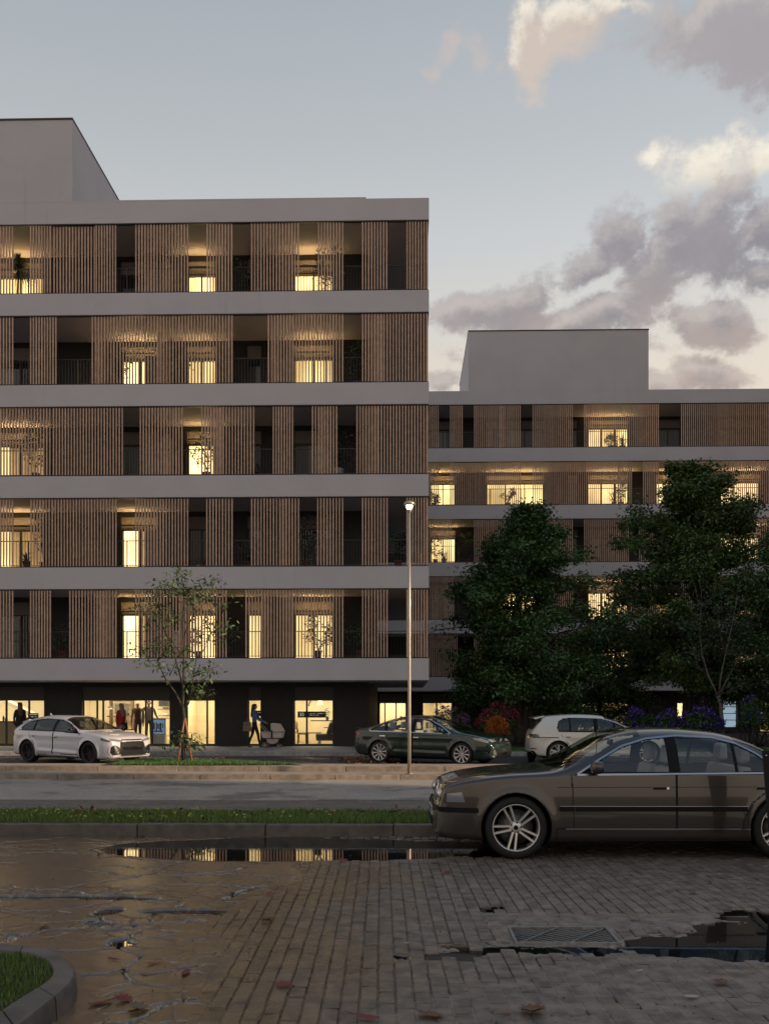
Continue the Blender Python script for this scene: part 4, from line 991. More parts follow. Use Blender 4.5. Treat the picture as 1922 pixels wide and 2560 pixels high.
# ---- the near brown saloon
PB = paint('brown_metallic', (.052, .043, .038), .55, .30)
def bmw(root, hit, patch, strip):
    CH2 = pm('satin_chrome', (.42, .42, .44), .22, metal=1)
    for s in (-1, 1):
        # window chrome: belt line and arch
        strip('belt_trim', 'y', [(.80, .925), (-1.36, .945)], .018, CH2, s, .008, n=60)
        strip('roof_trim', 'y', [(.80, .93), (.52, 1.10), (.28, 1.23), (.0, 1.312), (-.35, 1.345), (-.75, 1.325), (-1.0, 1.26), (-1.2, 1.15), (-1.38, 1.0), (-1.44, .94)], .02, CH2, s, .008, n=80)
        strip('character_line', 'y', [(1.02, .788), (-2.5, .80)], .006, WELL, s, .001, n=80)
        strip('rub_strip', 'y', [(.995, .555), (.845, .555)], .052, RUB, s, .016, n=12); strip('rub_strip', 'y', [(.825, .555), (-.265, .555)], .052, RUB, s, .016, n=40); strip('rub_strip', 'y', [(-.285, .555), (-1.05, .555)], .052, RUB, s, .016, n=30)
        strip('rub_strip_edge', 'y', [(.995, .585), (-1.05, .585)], .006, CH2, s, .017, n=60)
        strip('sill_trim', 'y', [(.93, .335), (-1.08, .335)], .016, CH2, s, .010, n=40)
        strip('bumper_strip', 'y', [(1.88, .535), (2.30, .54)], .055, RUB, s, .012, n=30); strip('bumper_strip', 'y', [(-1.9, .535), (-2.6, .54)], .055, RUB, s, .012, n=30)
        # handles
        for hx in (-.11, -1.24):
            hp = patch('handle_recess', 'y', [(hx - .095 + .012 * 0, .755), (hx + .085, .755), (hx + .105, .785), (hx + .085, .815), (hx - .085, .815), (hx - .11, .785)], PB, s, .004, 2)
            patch('handle', 'y', [(hx - .055, .765), (hx + .085, .765), (hx + .085, .792), (hx - .055, .792)], WELL, s, .009, 2, hp); patch('lock', 'y', [(hx - .085, .77), (hx - .062, .77), (hx - .062, .79), (hx - .085, .79)], CHR, s, .014, 1, hp)
        # headlights wrap the corner
        hl = patch('headlight', 'x', [(s * .36, .625), (s * .78, .625), (s * .80, .66), (s * .79, .725), (s * .40, .765), (s * .35, .74)], LENSD, 1, .010, 4)
        for yy in (.45, .62):
            h = hit('x', s * yy, .69, 1, .004); c = MB().lathe([(.001, .02), (.045, .016), (.062, .0), (.066, -.01)], 24, axis='x').build('lamp_ring', CHR, hl); c.location = h[0]
            MB().lathe([(.001, .032), (.03, .026), (.042, .012)], 20, axis='x').build('lamp_bulb', LENS, hl).location = h[0]
        patch('turn_signal', 'y', [(2.02, .625), (2.22, .625), (2.22, .715), (2.06, .735)], LENS, s, .006, 3)
        # kidneys
        kd = patch('kidney_grille', 'x', [(s * .035, .62), (s * .19, .62), (s * .21, .66), (s * .19, .765), (s * .06, .785), (s * .025, .75)], GRL, 1, .012, 2)
        strip('grille_frame', 'x', [(s * .035, .62), (s * .19, .62), (s * .21, .66), (s * .19, .765), (s * .06, .785), (s * .025, .75), (s * .035, .62)], .016, CHR, 1, .018, kd, 50)
        for i in range(5): strip('grille_bar', 'x', [(s * (.06 + i * .028), .63), (s * (.06 + i * .028), .76)], .006, CH2, 1, .016, kd, 6)
        patch('fog_light', 'x', [(s * .52, .31), (s * .74, .31), (s * .74, .39), (s * .5, .40)], LENSD, 1, .006, 2)
        # hood cut and hood ridges
        strip('hood_edge', 'z', [(1.0, s * .70), (1.5, s * .70), (2.0, s * .655), (2.16, s * .60)], .006, WELL, 1, .001, n=60)
    strip('bumper_strip', 'x', [(-.80, .545), (0, .545), (.80, .545)], .05, RUB, 1, .012, n=60)
    strip('bumper_chrome', 'x', [(-.72, .50), (.72, .50)], .008, CH2, 1, .012, n=40)
    gr_ = patch('lower_grille', 'x', [(-.48, .30), (.48, .30), (.50, .41), (-.50, .41)], GRL, 1, .004, 3)
    for i in range(4): strip('grille_bar', 'x', [(-.47, .315 + i * .026), (.47, .315 + i * .026)], .008, RUB, 1, .012, gr_, 20)
    strip('lip_trim', 'x', [(-.62, .262), (.62, .262)], .014, CH2, 1, .010, n=30)
    pl_ = bx('number_plate', PLT, root, 2.352, 2.364, -.26, .26, .415, .525, .003); bx('plate_frame', RUB, root, 2.34, 2.354, -.275, .275, .40, .54, .003)
    for i, yy in enumerate((-.2, -.15, -.1, -.02, .03, .08, .15, .2)):
        k = MB(); k.box(2.3645, 2.366, yy - .016, yy + .016, .44, .448); k.box(2.3645, 2.366, yy - .016, yy + .016, .492, .5); k.box(2.3645, 2.366, yy - .016 if i % 2 else yy + .008, yy - .008 if i % 2 else yy + .016, .448, .492); k.build('plate_character', INK, pl_)
    h = hit('z', 2.13, 0, 1, .004); bd = MB().lathe([(.001, .006), (.036, .005), (.041, 0)], 24).build('badge', CHR, root); bd.location = h[0]; bd.rotation_euler = (0, .5, 0)
    BLU = pm('badge_blue', (.02, .12, .45), .3); WHI = pm('badge_white', (.7, .7, .7), .3)
    for k in range(4): MB().prism([(0, 0)] + [(.027 * math.cos(a), .027 * math.sin(a)) for a in np.linspace(k * PI / 2, k * PI / 2 + PI / 2, 6)], .0062, .0075, 'z').build('badge_quarter', BLU if k % 2 else WHI, bd)
    # wipers and inside mirror
    for (a, b) in (((1.0, -.55), (.80, -.02)), ((1.02, .10), (.82, .62))):
        pts = []
        for t in np.linspace(0, 1, 10):
            h = hit('z', a[0] + (b[0] - a[0]) * t, a[1] + (b[1] - a[1]) * t, 1, .014)
            if h: pts.append(h[0])
        MB().tube(pts, .008, 6).build('wiper', RUB, root)
    bx('rear_view_mirror', RUB, root, .22, .25, -.11, .11, 1.22, 1.29, .01)
    at_ = hit('z', .35, .0, 1, 0)
B = dict(name='saloon_car', loc=(2.64, 11.46, 0), rz=PI + math.radians(1.0), label='dark brown older saloon with silver double-spoke wheels parked on the wet paving, nearest car', step=.0125,
    top=[(-2.66, .45), (-2.64, .78), (-2.55, .93), (-2.2, .985), (-1.80, 1.02), (-1.5, 1.14), (-1.15, 1.31), (-.8, 1.395), (-.3, 1.43), (.06, 1.42), (.30, 1.375), (.62, 1.20), (.98, 1.0), (1.10, .972), (1.5, .945), (1.9, .90), (2.14, .845), (2.25, .795), (2.29, .70), (2.30, .60), (2.34, .565), (2.355, .45)],
    sh=[(-2.66, .42), (-2.6, .72), (-2.4, .84), (-1.5, .92), (.7, .925), (1.1, .895), (1.6, .865), (2.0, .81), (2.23, .735), (2.30, .54), (2.355, .42)],
    wid=[(-2.66, .66), (-2.6, .80), (-2.4, .88), (-1.8, .92), (0, .93), (1.3, .925), (1.9, .91), (2.14, .88), (2.27, .83), (2.32, .78), (2.355, .68)],
    bot=[(-2.66, .36), (-2.5, .26), (-1.95, .21), (-1.0, .20), (1.0, .19), (1.9, .21), (2.15, .215), (2.3, .24), (2.355, .32)],
    n=[(-2.66, 3), (-1.9, 3.2), (-1.3, 4.5), (0, 5), (.6, 4.5), (1.1, 4.2), (2.355, 4.4)], tum=[(-2.66, .2), (-1.8, .3), (-1.3, .50), (.6, .50), (1.1, .3), (2.355, .2)],
    axles=(-1.465, 1.465), R=.345, r=.262, tw=.235, arch=.385, flare=.016, tuck=.055, lean=.022, style='double5', rim=(SILV, SILV), rot=.0,
    doors=[('front_door', [(.835, .33), (.86, .93), (-.275, .935), (-.275, .33)]), ('rear_door', [(-.285, .33), (-.285, .935), (-1.42, .94), (-1.33, .80), (-1.10, .62), (-1.02, .45), (-1.0, .33)])], gapmax=.93, gap=.0062,
    cuts=[[(1.02, .20), (1.02, .335), (-1.05, .335)]],
    dlo=[(.80, .93), (.52, 1.105), (.28, 1.235), (.0, 1.315), (-.35, 1.345), (-.75, 1.325), (-1.0, 1.265), (-1.2, 1.155), (-1.38, 1.0), (-1.44, .94)],
    glass=[[(.58, .955), (.505, 1.09), (.27, 1.215), (.0, 1.295), (-.205, 1.315), (-.205, .955)], [(-.335, .955), (-.335, 1.32), (-.75, 1.302), (-.925, 1.26), (-.925, .96)], [(-.965, .96), (-.965, 1.25), (-1.18, 1.14), (-1.34, 1.0), (-1.38, .965)]],
    ws=(.05, 1.06, .99, 1.40, .045), rw=(-1.76, -1.0, 1.03, 1.35, .06), belt=.93, seatx=-.02, drv=-1, cloth=pm('grey_leather', (.32, .31, .31), .6), mirror=(.60, .955), mirmat=PB, paint=PB, fn=bmw)
CB = make_car(B)
def base_fn(o):
    """trim common to the three farther cars; o: dict of positions"""
    def fn(root, hit, patch, strip):
        for s in (-1, 1):
            if o.get('chrome_top'): strip('window_trim', 'y', o['chrome_top'], .022, CHR, s, .006, n=60)
            strip('belt_trim', 'y', o['belt_line'], .018, CHR if o.get('chrome_belt') else RUB, s, .006, n=50)
            for hx, hz in o['handles']:
                patch('handle', 'y', [(hx - .09, hz - .012), (hx + .09, hz - .014), (hx + .09, hz + .014), (hx - .09, hz + .016)], o['hmat'], s, .028, 1)
                patch('handle_recess', 'y', [(hx - .07, hz - .035), (hx + .05, hz - .035), (hx + .05, hz - .012), (hx - .07, hz - .012)], RUB, s, .003, 1)
            strip('sill_trim', 'y', o['sill'], o.get('sillw', .05), o.get('sillm', RUB), s, .004, n=30)
            for nm, kind, poly, mat, sg, mirror in o['patches']:
                if mirror: patch(nm, kind, [(a * (s if kind == 'x' or kind == 'z' else 1), b * (s if kind == 'z' and False else 1)) for a, b in poly] if kind != 'z' else [(a, b * s) for a, b in poly], mat, sg if kind == 'x' else s, .006, 3)
            for nm, kind, pts, wd, mat, sg in o.get('strips', []):
                strip(nm, kind, [(a * s if kind == 'x' else a, b) for a, b in pts], wd, mat, sg if kind == 'x' else s, .010, n=30)
        for nm, kind, poly, mat, sg, mirror in o['patches']:
            if not mirror: patch(nm, kind, poly, mat, sg, .006, 3)
        for nm, kind, pts, wd, mat, sg in o.get('strips1', []): strip(nm, kind, pts, wd, mat, sg, .010, n=40)
        if 'extra' in o: o['extra'](root, hit, patch, strip)
    return fn
# ---- pale silver-lilac hatchback
PAU = paint('lilac_silver', (.60, .585, .63), .15, .35); BLKP = paint('gloss_black', (.01, .01, .011), 0, .1)
def au_extra(root, hit, patch, strip):
    MB().prism([(-.06, 0), (.04, 0), (-.05, .07)], -.012, .012).build('roof_antenna', PAU, root, (-1.30, 0, 1.425))
    for s in (-1, 1): patch('side_badge', 'y', [(1.0 - .05, .60), (1.0 + .02, .60), (1.0 - .01, .645)], CHR, s, .006, 1)
    MB().prism([(-1.98, 1.22), (-1.66, 1.305), (-1.68, 1.26), (-1.90, 1.17)], -.56, .56).build('roof_spoiler', PAU, root, bevel=.008)
A = dict(name='hatchback_car', loc=(-10.0, 29.2, 0), rz=-math.radians(29), label='pale silver hatchback with black grille and dark wheels parked in front of the shops', step=.024,
    top=[(-2.19, .50), (-2.17, .80), (-2.12, .94), (-2.03, 1.03), (-1.90, 1.15), (-1.76, 1.26), (-1.4, 1.37), (-.7, 1.44), (-.15, 1.42), (.25, 1.335), (.72, 1.12), (1.02, .99), (1.15, .965), (1.5, .93), (1.9, .86), (2.08, .79), (2.14, .70), (2.17, .55), (2.20, .38)],
    sh=[(-2.19, .46), (-2.12, .82), (-1.95, .97), (-1.2, .975), (0, .93), (.8, .90), (1.1, .88), (1.7, .82), (2.0, .74), (2.12, .62), (2.2, .34)],
    wid=[(-2.19, .62), (-2.13, .78), (-1.9, .88), (-1.3, .92), (0, .905), (1.3, .92), (1.75, .90), (2.0, .84), (2.12, .76), (2.2, .60)],
    bot=[(-2.19, .36), (-2.0, .24), (-1.0, .20), (1.0, .17), (1.9, .17), (2.1, .19), (2.2, .26)],
    n=[(-2.19, 3.2), (-1.7, 4), (0, 4.6), (.6, 4.4), (1.1, 3.0), (2.2, 3)], tum=[(-2.19, .3), (-1.6, .52), (.6, .54), (1.1, .3), (2.2, .2)],
    axles=(-1.315, 1.315), R=.335, r=.255, tw=.24, arch=.375, flare=.03, tuck=.05, lean=.03, style='y5', rim=(DALLOY, DALLOY), cal=REDC,
    crease=[(.84, .016, .10, -2.0, 1.6, -.01), (.36, .035, .10, -.95, .9, -.04)],
    doors=[('front_door', [(.90, .28), (.93, .90), (-.20, .96), (-.20, .28)]), ('rear_door', [(-.22, .28), (-.22, .96), (-1.30, .985), (-1.22, .80), (-1.0, .60), (-.95, .28)])], gapmax=.93, gap=.006,
    dlo=[(.88, .93), (.60, 1.10), (.22, 1.275), (-.15, 1.345), (-.7, 1.36), (-1.2, 1.31), (-1.48, 1.22), (-1.70, 1.06), (-1.60, .99), (-.5, .96)],
    glass=[[(.62, .95), (.52, 1.08), (.18, 1.25), (-.14, 1.32), (-.165, 1.325), (-.165, .97)], [(-.27, .975), (-.27, 1.33), (-.7, 1.335), (-1.06, 1.31), (-1.02, .99)], [(-1.12, .995), (-1.14, 1.30), (-1.25, 1.28), (-1.46, 1.19), (-1.60, 1.05), (-1.56, 1.01)]],
    ws=(.08, 1.1, 1.0, 1.385, .05), rw=(-2.1, -1.72, 1.02, 1.33, .08), belt=.95, seatx=-.05, cloth=pm('black_cloth', (.03, .03, .032), .8), mirror=(.68, .985), mirmat=BLKP, capmat=(PAU, GRL), paint=PAU, sglass=CGLD,
    fn=base_fn(dict(belt_line=[(.86, .925), (0, .955), (-1.75, .985)], handles=[(-.08, .80), (-1.05, .83)], hmat=PAU, sill=[(.9, .215), (-.95, .225)], sillw=.05, chrome_top=None,
        patches=[('headlight', 'x', [(.40, .655), (.78, .70), (.80, .77), (.60, .745), (.42, .71)], LENS, 1, True), ('headlight_glass', 'y', [(1.78, .715), (2.06, .665), (2.08, .70), (1.80, .79)], LENSD, 1, True),
                 ('air_intake', 'x', [(.50, .30), (.74, .28), (.79, .36), (.78, .52), (.70, .58), (.52, .50)], GRL, 1, True), ('tail_light', 'y', [(-2.14, .80), (-1.95, .80), (-1.98, .90), (-2.12, .90)], REDL, 1, True), ('tail_light', 'x', [(.35, .82), (.78, .80), (.76, .90), (.38, .90)], REDL, -1, True),
                 ('grille', 'x', [(-.42, .24), (.42, .24), (.52, .40), (.47, .64), (.40, .735), (-.40, .735), (-.47, .64), (-.52, .40)], GRL, 1, False), ('radar_panel', 'x', [(-.40, .41), (.40, .41), (.40, .52), (-.40, .52)], BLKP, 1, False), ('hood_patch', 'z', [(2.02, -.05), (2.05, -.05), (2.05, .05), (2.02, .05)], PAU, 1, False)],  # last entry: small raised patch in the body paint
        strips=[('intake_frame', 'x', [(.50, .29), (.76, .265), (.81, .36), (.80, .53), (.70, .60), (.51, .51)], .022, PAU, 1), ('splitter', 'x', [(0, .225), (.45, .225), (.80, .245)], .016, PLT, 1), ('side_blade', 'y', [(-.9, .275), (.85, .235)], .018, PAU, 1)],
        extra=au_extra)))
CA = make_car(A)
# ---- dark green saloon
PGR = paint('dark_green', (.006, .021, .017), .3, .2)
def gr_extra(root, hit, patch, strip):
    h = hit('x', 0, .70, 1, .012)
    if h:
        MB().lathe([(.05, .012), (.068, .014), (.075, 0)], 24, axis='x').build('badge', CHR, root).location = h[0]; MB().lathe([(.001, .008), (.05, .01)], 20, axis='x').build('badge_field', GRL, root).location = h[0]
    MB().prism([(-.09, 0), (.06, 0), (-.07, .06)], -.012, .012).build('roof_antenna', PGR, root, (-1.02, 0, 1.35))
    MB().prism([(-2.36, 1.06), (-2.12, 1.05), (-2.12, 1.035), (-2.34, 1.04)], -.6, .6).build('boot_spoiler', PGR, root)
GR = dict(name='saloon_car', loc=(.76, 28.85, 0), rz=-math.radians(28), label='dark green saloon with bright ten-spoke wheels behind the street lamp pole', step=.024,
    top=[(-2.33, .60), (-2.31, .90), (-2.24, 1.03), (-1.95, 1.065), (-1.6, 1.17), (-1.1, 1.335), (-.6, 1.42), (-.1, 1.435), (.3, 1.375), (.8, 1.18), (1.22, .995), (1.35, .965), (1.8, .89), (2.08, .80), (2.2, .70), (2.26, .58), (2.31, .42)],
    sh=[(-2.33, .55), (-2.25, .90), (-1.9, .98), (-1.0, .95), (0, .92), (.9, .90), (1.3, .88), (1.8, .81), (2.05, .72), (2.2, .60), (2.31, .38)],
    wid=[(-2.33, .60), (-2.25, .76), (-2.0, .85), (-1.35, .895), (0, .885), (1.35, .895), (1.8, .87), (2.05, .80), (2.2, .72), (2.31, .55)],
    bot=[(-2.33, .40), (-2.1, .26), (-1.0, .20), (1.0, .19), (1.9, .19), (2.2, .21), (2.31, .28)],
    n=[(-2.33, 3), (-1.9, 3.2), (-1.3, 4), (0, 4.4), (.8, 4), (1.3, 3.0), (2.31, 2.8)], tum=[(-2.33, .3), (-1.8, .4), (-1.3, .52), (.7, .54), (1.3, .3), (2.31, .2)],
    axles=(-1.35, 1.35), R=.335, r=.25, tw=.22, arch=.37, flare=.02, tuck=.05, lean=.03, style='ten', rim=(SILV, SILV),
    crease=[(.82, .012, .10, -2.1, 1.6, -.01), (.36, .02, .10, -.95, .95, -.02)],
    doors=[('front_door', [(.96, .27), (1.0, .90), (-.22, .93), (-.22, .27)]), ('rear_door', [(-.24, .27), (-.24, .93), (-1.45, .97), (-1.28, .78), (-1.03, .58), (-.98, .27)])], gapmax=.91, gap=.006,
    dlo=[(1.0, .915), (.70, 1.09), (.28, 1.275), (-.1, 1.345), (-.55, 1.345), (-1.05, 1.27), (-1.45, 1.13), (-1.72, 1.0), (-1.62, .965), (-.4, .93)],
    glass=[[(.74, .93), (.62, 1.07), (.25, 1.25), (-.1, 1.325), (-.19, 1.33), (-.19, .945)], [(-.30, .95), (-.30, 1.33), (-.55, 1.325), (-1.02, 1.25), (-1.12, 1.21), (-1.08, .96)], [(-1.16, .965), (-1.2, 1.18), (-1.42, 1.10), (-1.64, .99)]],
    ws=(.05, 1.28, 1.0, 1.40, .05), rw=(-1.92, -.85, 1.085, 1.38, .07), belt=.93, seatx=0, cloth=pm('beige_cloth', (.42, .36, .28), .8), mirror=(.76, .95), mirmat=PGR, capmat=(PGR, GRL), paint=PGR,
    fn=base_fn(dict(belt_line=[(.98, .91), (0, .935), (-1.66, .965)], chrome_belt=True, handles=[(-.10, .79), (-1.22, .82)], hmat=CHR, sill=[(.95, .215), (-.97, .22)], sillw=.04,
        chrome_top=[(1.0, .92), (.70, 1.10), (.28, 1.285), (-.1, 1.353), (-.55, 1.353), (-1.05, 1.28), (-1.45, 1.14), (-1.72, 1.0), (-1.66, .967)],
        patches=[('headlight', 'x', [(.30, .70), (.66, .68), (.70, .76), (.50, .765)], LENS, 1, True), ('headlight', 'y', [(1.72, .76), (2.12, .66), (2.14, .70), (1.95, .79), (1.75, .81)], LENS, 1, True), ('turn_signal', 'y', [(1.70, .775), (1.80, .755), (1.80, .80), (1.72, .81)], AMB, 1, True),
                 ('grille', 'x', [(-.46, .24), (.46, .24), (.56, .36), (.48, .52), (-.48, .52), (-.56, .36)], GRL, 1, False), ('upper_grille', 'x', [(-.26, .62), (.26, .62), (.28, .68), (-.28, .68)], GRL, 1, False), ('plate_area', 'x', [(-.16, .30), (.16, .30), (.16, .48), (-.16, .48)], BLKP, 1, False),
                 ('tail_light', 'y', [(-2.31, .78), (-2.08, .84), (-2.02, .90), (-2.29, .93)], REDL, 1, True), ('tail_light', 'x', [(.35, .82), (.72, .80), (.72, .92), (.38, .90)], REDL, -1, True)],
        strips=[('front_blade', 'x', [(.60, .26), (.735, .31), (.70, .52), (.52, .56)], .022, CHR, 1), ('chrome_wing', 'x', [(.08, .70), (.36, .735)], .016, CHR, 1), ('grille_bar', 'x', [(.18, .28), (.46, .28)], .01, RUB, 1), ('grille_bar', 'x', [(.18, .33), (.5, .33)], .01, RUB, 1), ('grille_bar', 'x', [(.18, .38), (.5, .38)], .01, RUB, 1), ('grille_bar', 'x', [(.18, .43), (.5, .43)], .01, RUB, 1), ('fog_ring', 'y', [(2.02, .33), (2.12, .33), (2.10, .40), (2.01, .40)], .012, CHR, 1)],
        extra=gr_extra)))
CG = make_car(GR)
# ---- white hatchback seen over the bonnet of the brown saloon
PWH = paint('warm_white', (.66, .63, .56), 0, .3)
def vw_extra(root, hit, patch, strip):
    MB().prism([(-2.04, 1.355), (-1.70, 1.425), (-1.72, 1.38), (-1.95, 1.31)], -.58, .58).build('roof_spoiler', PWH, root, bevel=.01)
    MB().bar((-1.52, 0, 1.43), (-1.66, 0, 1.52), .012).build('antenna', RUB, root)
VW = dict(name='hatchback_car', loc=(5.78, 29.35, 0), rz=0, label='white hatchback with black tail lamps parked by the lawn kerb beyond the brown saloon', step=.024,
    top=[(-2.13, .50), (-2.11, .85), (-2.05, 1.00), (-1.96, 1.15), (-1.86, 1.30), (-1.76, 1.39), (-1.4, 1.44), (-.7, 1.47), (-.1, 1.445), (.3, 1.355), (.75, 1.15), (1.04, 1.01), (1.16, .98), (1.5, .94), (1.85, .86), (2.02, .76), (2.08, .65), (2.11, .50), (2.14, .36)],
    sh=[(-2.13, .46), (-2.1, .80), (-1.9, .96), (-1.2, .96), (0, .93), (.8, .91), (1.1, .89), (1.6, .83), (1.95, .72), (2.08, .58), (2.14, .33)],
    wid=[(-2.13, .50), (-2.06, .70), (-1.8, .85), (-1.3, .895), (0, .89), (1.3, .895), (1.7, .87), (1.95, .80), (2.06, .72), (2.14, .58)],
    bot=[(-2.13, .36), (-1.95, .25), (-1.0, .19), (1.0, .17), (1.8, .17), (2.05, .19), (2.14, .26)],
    n=[(-2.13, 3.2), (-1.6, 4), (0, 4.6), (.6, 4.4), (1.1, 3.0), (2.14, 3)], tum=[(-2.13, .25), (-1.6, .42), (.6, .48), (1.1, .3), (2.14, .2)],
    axles=(-1.315, 1.315), R=.325, r=.25, tw=.225, arch=.37, flare=.018, tuck=.05, lean=.03, style='swirl', rim=(SILV, SILV),
    crease=[(.80, .014, .09, -2.0, 1.6, 0), (.34, .02, .1, -.95, .9, -.02)],
    doors=[('front_door', [(.90, .25), (.93, .90), (-.20, .935), (-.20, .25)]), ('rear_door', [(-.22, .25), (-.22, .935), (-1.25, .955), (-1.20, .80), (-.98, .55), (-.93, .25)])], gapmax=.92, gap=.006,
    cuts=[[(-2.1, .79), (-1.3, .77)]],
    dlo=[(.88, .93), (.60, 1.12), (.22, 1.30), (-.15, 1.375), (-.7, 1.385), (-1.15, 1.345), (-1.30, 1.25), (-1.36, 1.05), (-1.30, .96), (-.5, .945)],
    glass=[[(.30, .955), (.30, 1.235), (.18, 1.28), (-.15, 1.35), (-.155, .96)], [(-.27, .965), (-.27, 1.36), (-.7, 1.36), (-.95, 1.34), (-.95, .97)], [(-.99, .975), (-.99, 1.335), (-1.14, 1.32), (-1.27, 1.24), (-1.33, 1.05), (-1.28, .98)], [(.62, .95), (.56, 1.09), (.37, 1.19), (.37, .955)]],
    ws=(.08, 1.12, 1.02, 1.41, .05), rw=(-2.08, -1.78, 1.02, 1.36, .08), belt=.94, seatx=-.05, cloth=MT['black_cloth'], mirror=(.68, .975), mirmat=PWH, paint=PWH,
    fn=base_fn(dict(belt_line=[(.86, .925), (0, .94), (-1.32, .955)], handles=[(-.06, .81), (-1.02, .815)], hmat=PWH, sill=[(.9, .20), (-.93, .21)], sillw=.05, chrome_top=None,
        patches=[('tail_light', 'y', [(-2.12, .76), (-1.86, .76), (-1.90, .87), (-2.11, .88)], SMOK, 1, True), ('tail_light', 'x', [(.38, .78), (.78, .77), (.76, .88), (.40, .88)], SMOK, -1, True), ('reflector', 'y', [(-2.10, .43), (-1.95, .43), (-1.95, .46), (-2.10, .46)], REDL, 1, True), ('diffuser', 'y', [(-2.11, .38), (-2.0, .22), (-1.9, .24), (-2.02, .38)], RUB, 1, True),
                 ('headlight', 'y', [(1.60, .78), (2.0, .68), (2.02, .73), (1.85, .80), (1.62, .84)], LENSD, 1, True), ('headlight', 'x', [(.35, .66), (.72, .68), (.72, .75), (.40, .71)], LENSD, 1, True), ('lower_grille', 'x', [(-.6, .26), (.6, .26), (.65, .40), (-.65, .40)], GRL, 1, False)],
        extra=vw_extra)))
CV_ = make_car(VW)
# ================================================================== street lamp
POLE = pm('pole_metal', (.40, .36, .31), .35, metal=.6)
b0 = gr(1023, 1936, .13)
lm = empty('street_lamp', b0, 0, 'tall slim grey street lamp with a small glowing round head, beside the green saloon', 'street lamp')
MB().tube([(0, 0, 0), (0, 0, 1.2), (0, 0, 3.5), (0, 0, 6.08)], [.042, .040, .036, .030], 20).build('pole', POLE, lm)
MB().lathe([(.001, .02), (.085, .02), (.085, 0), (.001, 0)], 20).build('base_plate', POLE, lm)
MB().lathe([(.03, 6.02), (.05, 6.06), (.05, 6.10)], 20).build('collar', POLE, lm)
MB().lathe([(.001, 6.30), (.06, 6.295), (.115, 6.27), (.135, 6.235), (.13, 6.205), (.10, 6.20), (.08, 6.20)], 28).build('lamp_cap', POLE, lm)
MB().lathe([(.08, 6.203), (.078, 6.16), (.055, 6.11), (.02, 6.085), (.001, 6.08)], 24).build('lamp_globe', pm('lamp_glow', (1, .95, .8), .4, emit=(1, .92, .72), est=2.6), lm)
# ================================================================== trees and plants
def leafmat(name, c, var=.45, c2=None):
    m_ = pm(name, c, .5, island=var, nscale=.9, namt=.2, col2=c2 or tuple(x * 1.6 for x in c)); return m_
BARK = pm('bark', (.055, .045, .036), .9, nscale=14, namt=.25, bump=.8, bscale=18); BARKP = pm('pale_bark', (.17, .15, .125), .85, nscale=9, namt=.25, bump=.5, bscale=20)
LD = leafmat('dark_leaf', (.045, .095, .026)); LD2 = leafmat('dark_leaf_warm', (.058, .10, .026)); LM = leafmat('young_leaf', (.045, .075, .022)); LP = leafmat('pot_leaf', (.03, .05, .022))
def leaves(P_, L, Wd, seed=0, up=None, droop=.3, jit=.25):
    """folded leaf blades: P_ (n,3)"""
    r = np.random.default_rng(seed); n = len(P_); a = r.uniform(0, 2 * PI, n); el_ = r.normal(-droop, .45, n); ln = L * r.uniform(1 - jit, 1 + jit, n); wd = Wd * r.uniform(1 - jit, 1 + jit, n)
    d = np.stack([np.cos(a) * np.cos(el_), np.sin(a) * np.cos(el_), np.sin(el_)], 1); z = np.array([0, 0, 1.0])
    s = np.cross(d, z); s /= np.linalg.norm(s, axis=1)[:, None]; nn_ = np.cross(s, d); ro = r.normal(0, .6, n); s2 = s * np.cos(ro)[:, None] + nn_ * np.sin(ro)[:, None]; n2 = np.cross(s2, d)
    V = np.zeros((n, 4, 3)); V[:, 0] = P_; V[:, 1] = P_ + d * (ln * .45)[:, None] + s2 * (wd / 2)[:, None] + n2 * (wd * .15)[:, None]; V[:, 2] = P_ + d * ln[:, None]; V[:, 3] = P_ + d * (ln * .45)[:, None] - s2 * (wd / 2)[:, None] + n2 * (wd * .15)[:, None]
    F = np.arange(n * 4).reshape(n, 4); return V.reshape(-1, 3), np.concatenate([F[:, [0, 1, 2]], F[:, [0, 2, 3]]])
def curve(p, q, k, rg, bend=.15):
    p = Vector(p); q = Vector(q); L = (q - p).length; o = [p]; off = Vector((0, 0, 0))
    for i in range(1, k):
        off = off + Vector((rg.gauss(0, 1), rg.gauss(0, 1), rg.gauss(0, .6))) * L * bend / k; o.append(p.lerp(q, i / k) + off * (1 - i / k) * 2 + Vector((0, 0, math.sin(PI * i / k) * L * .06)))
    return o + [q]
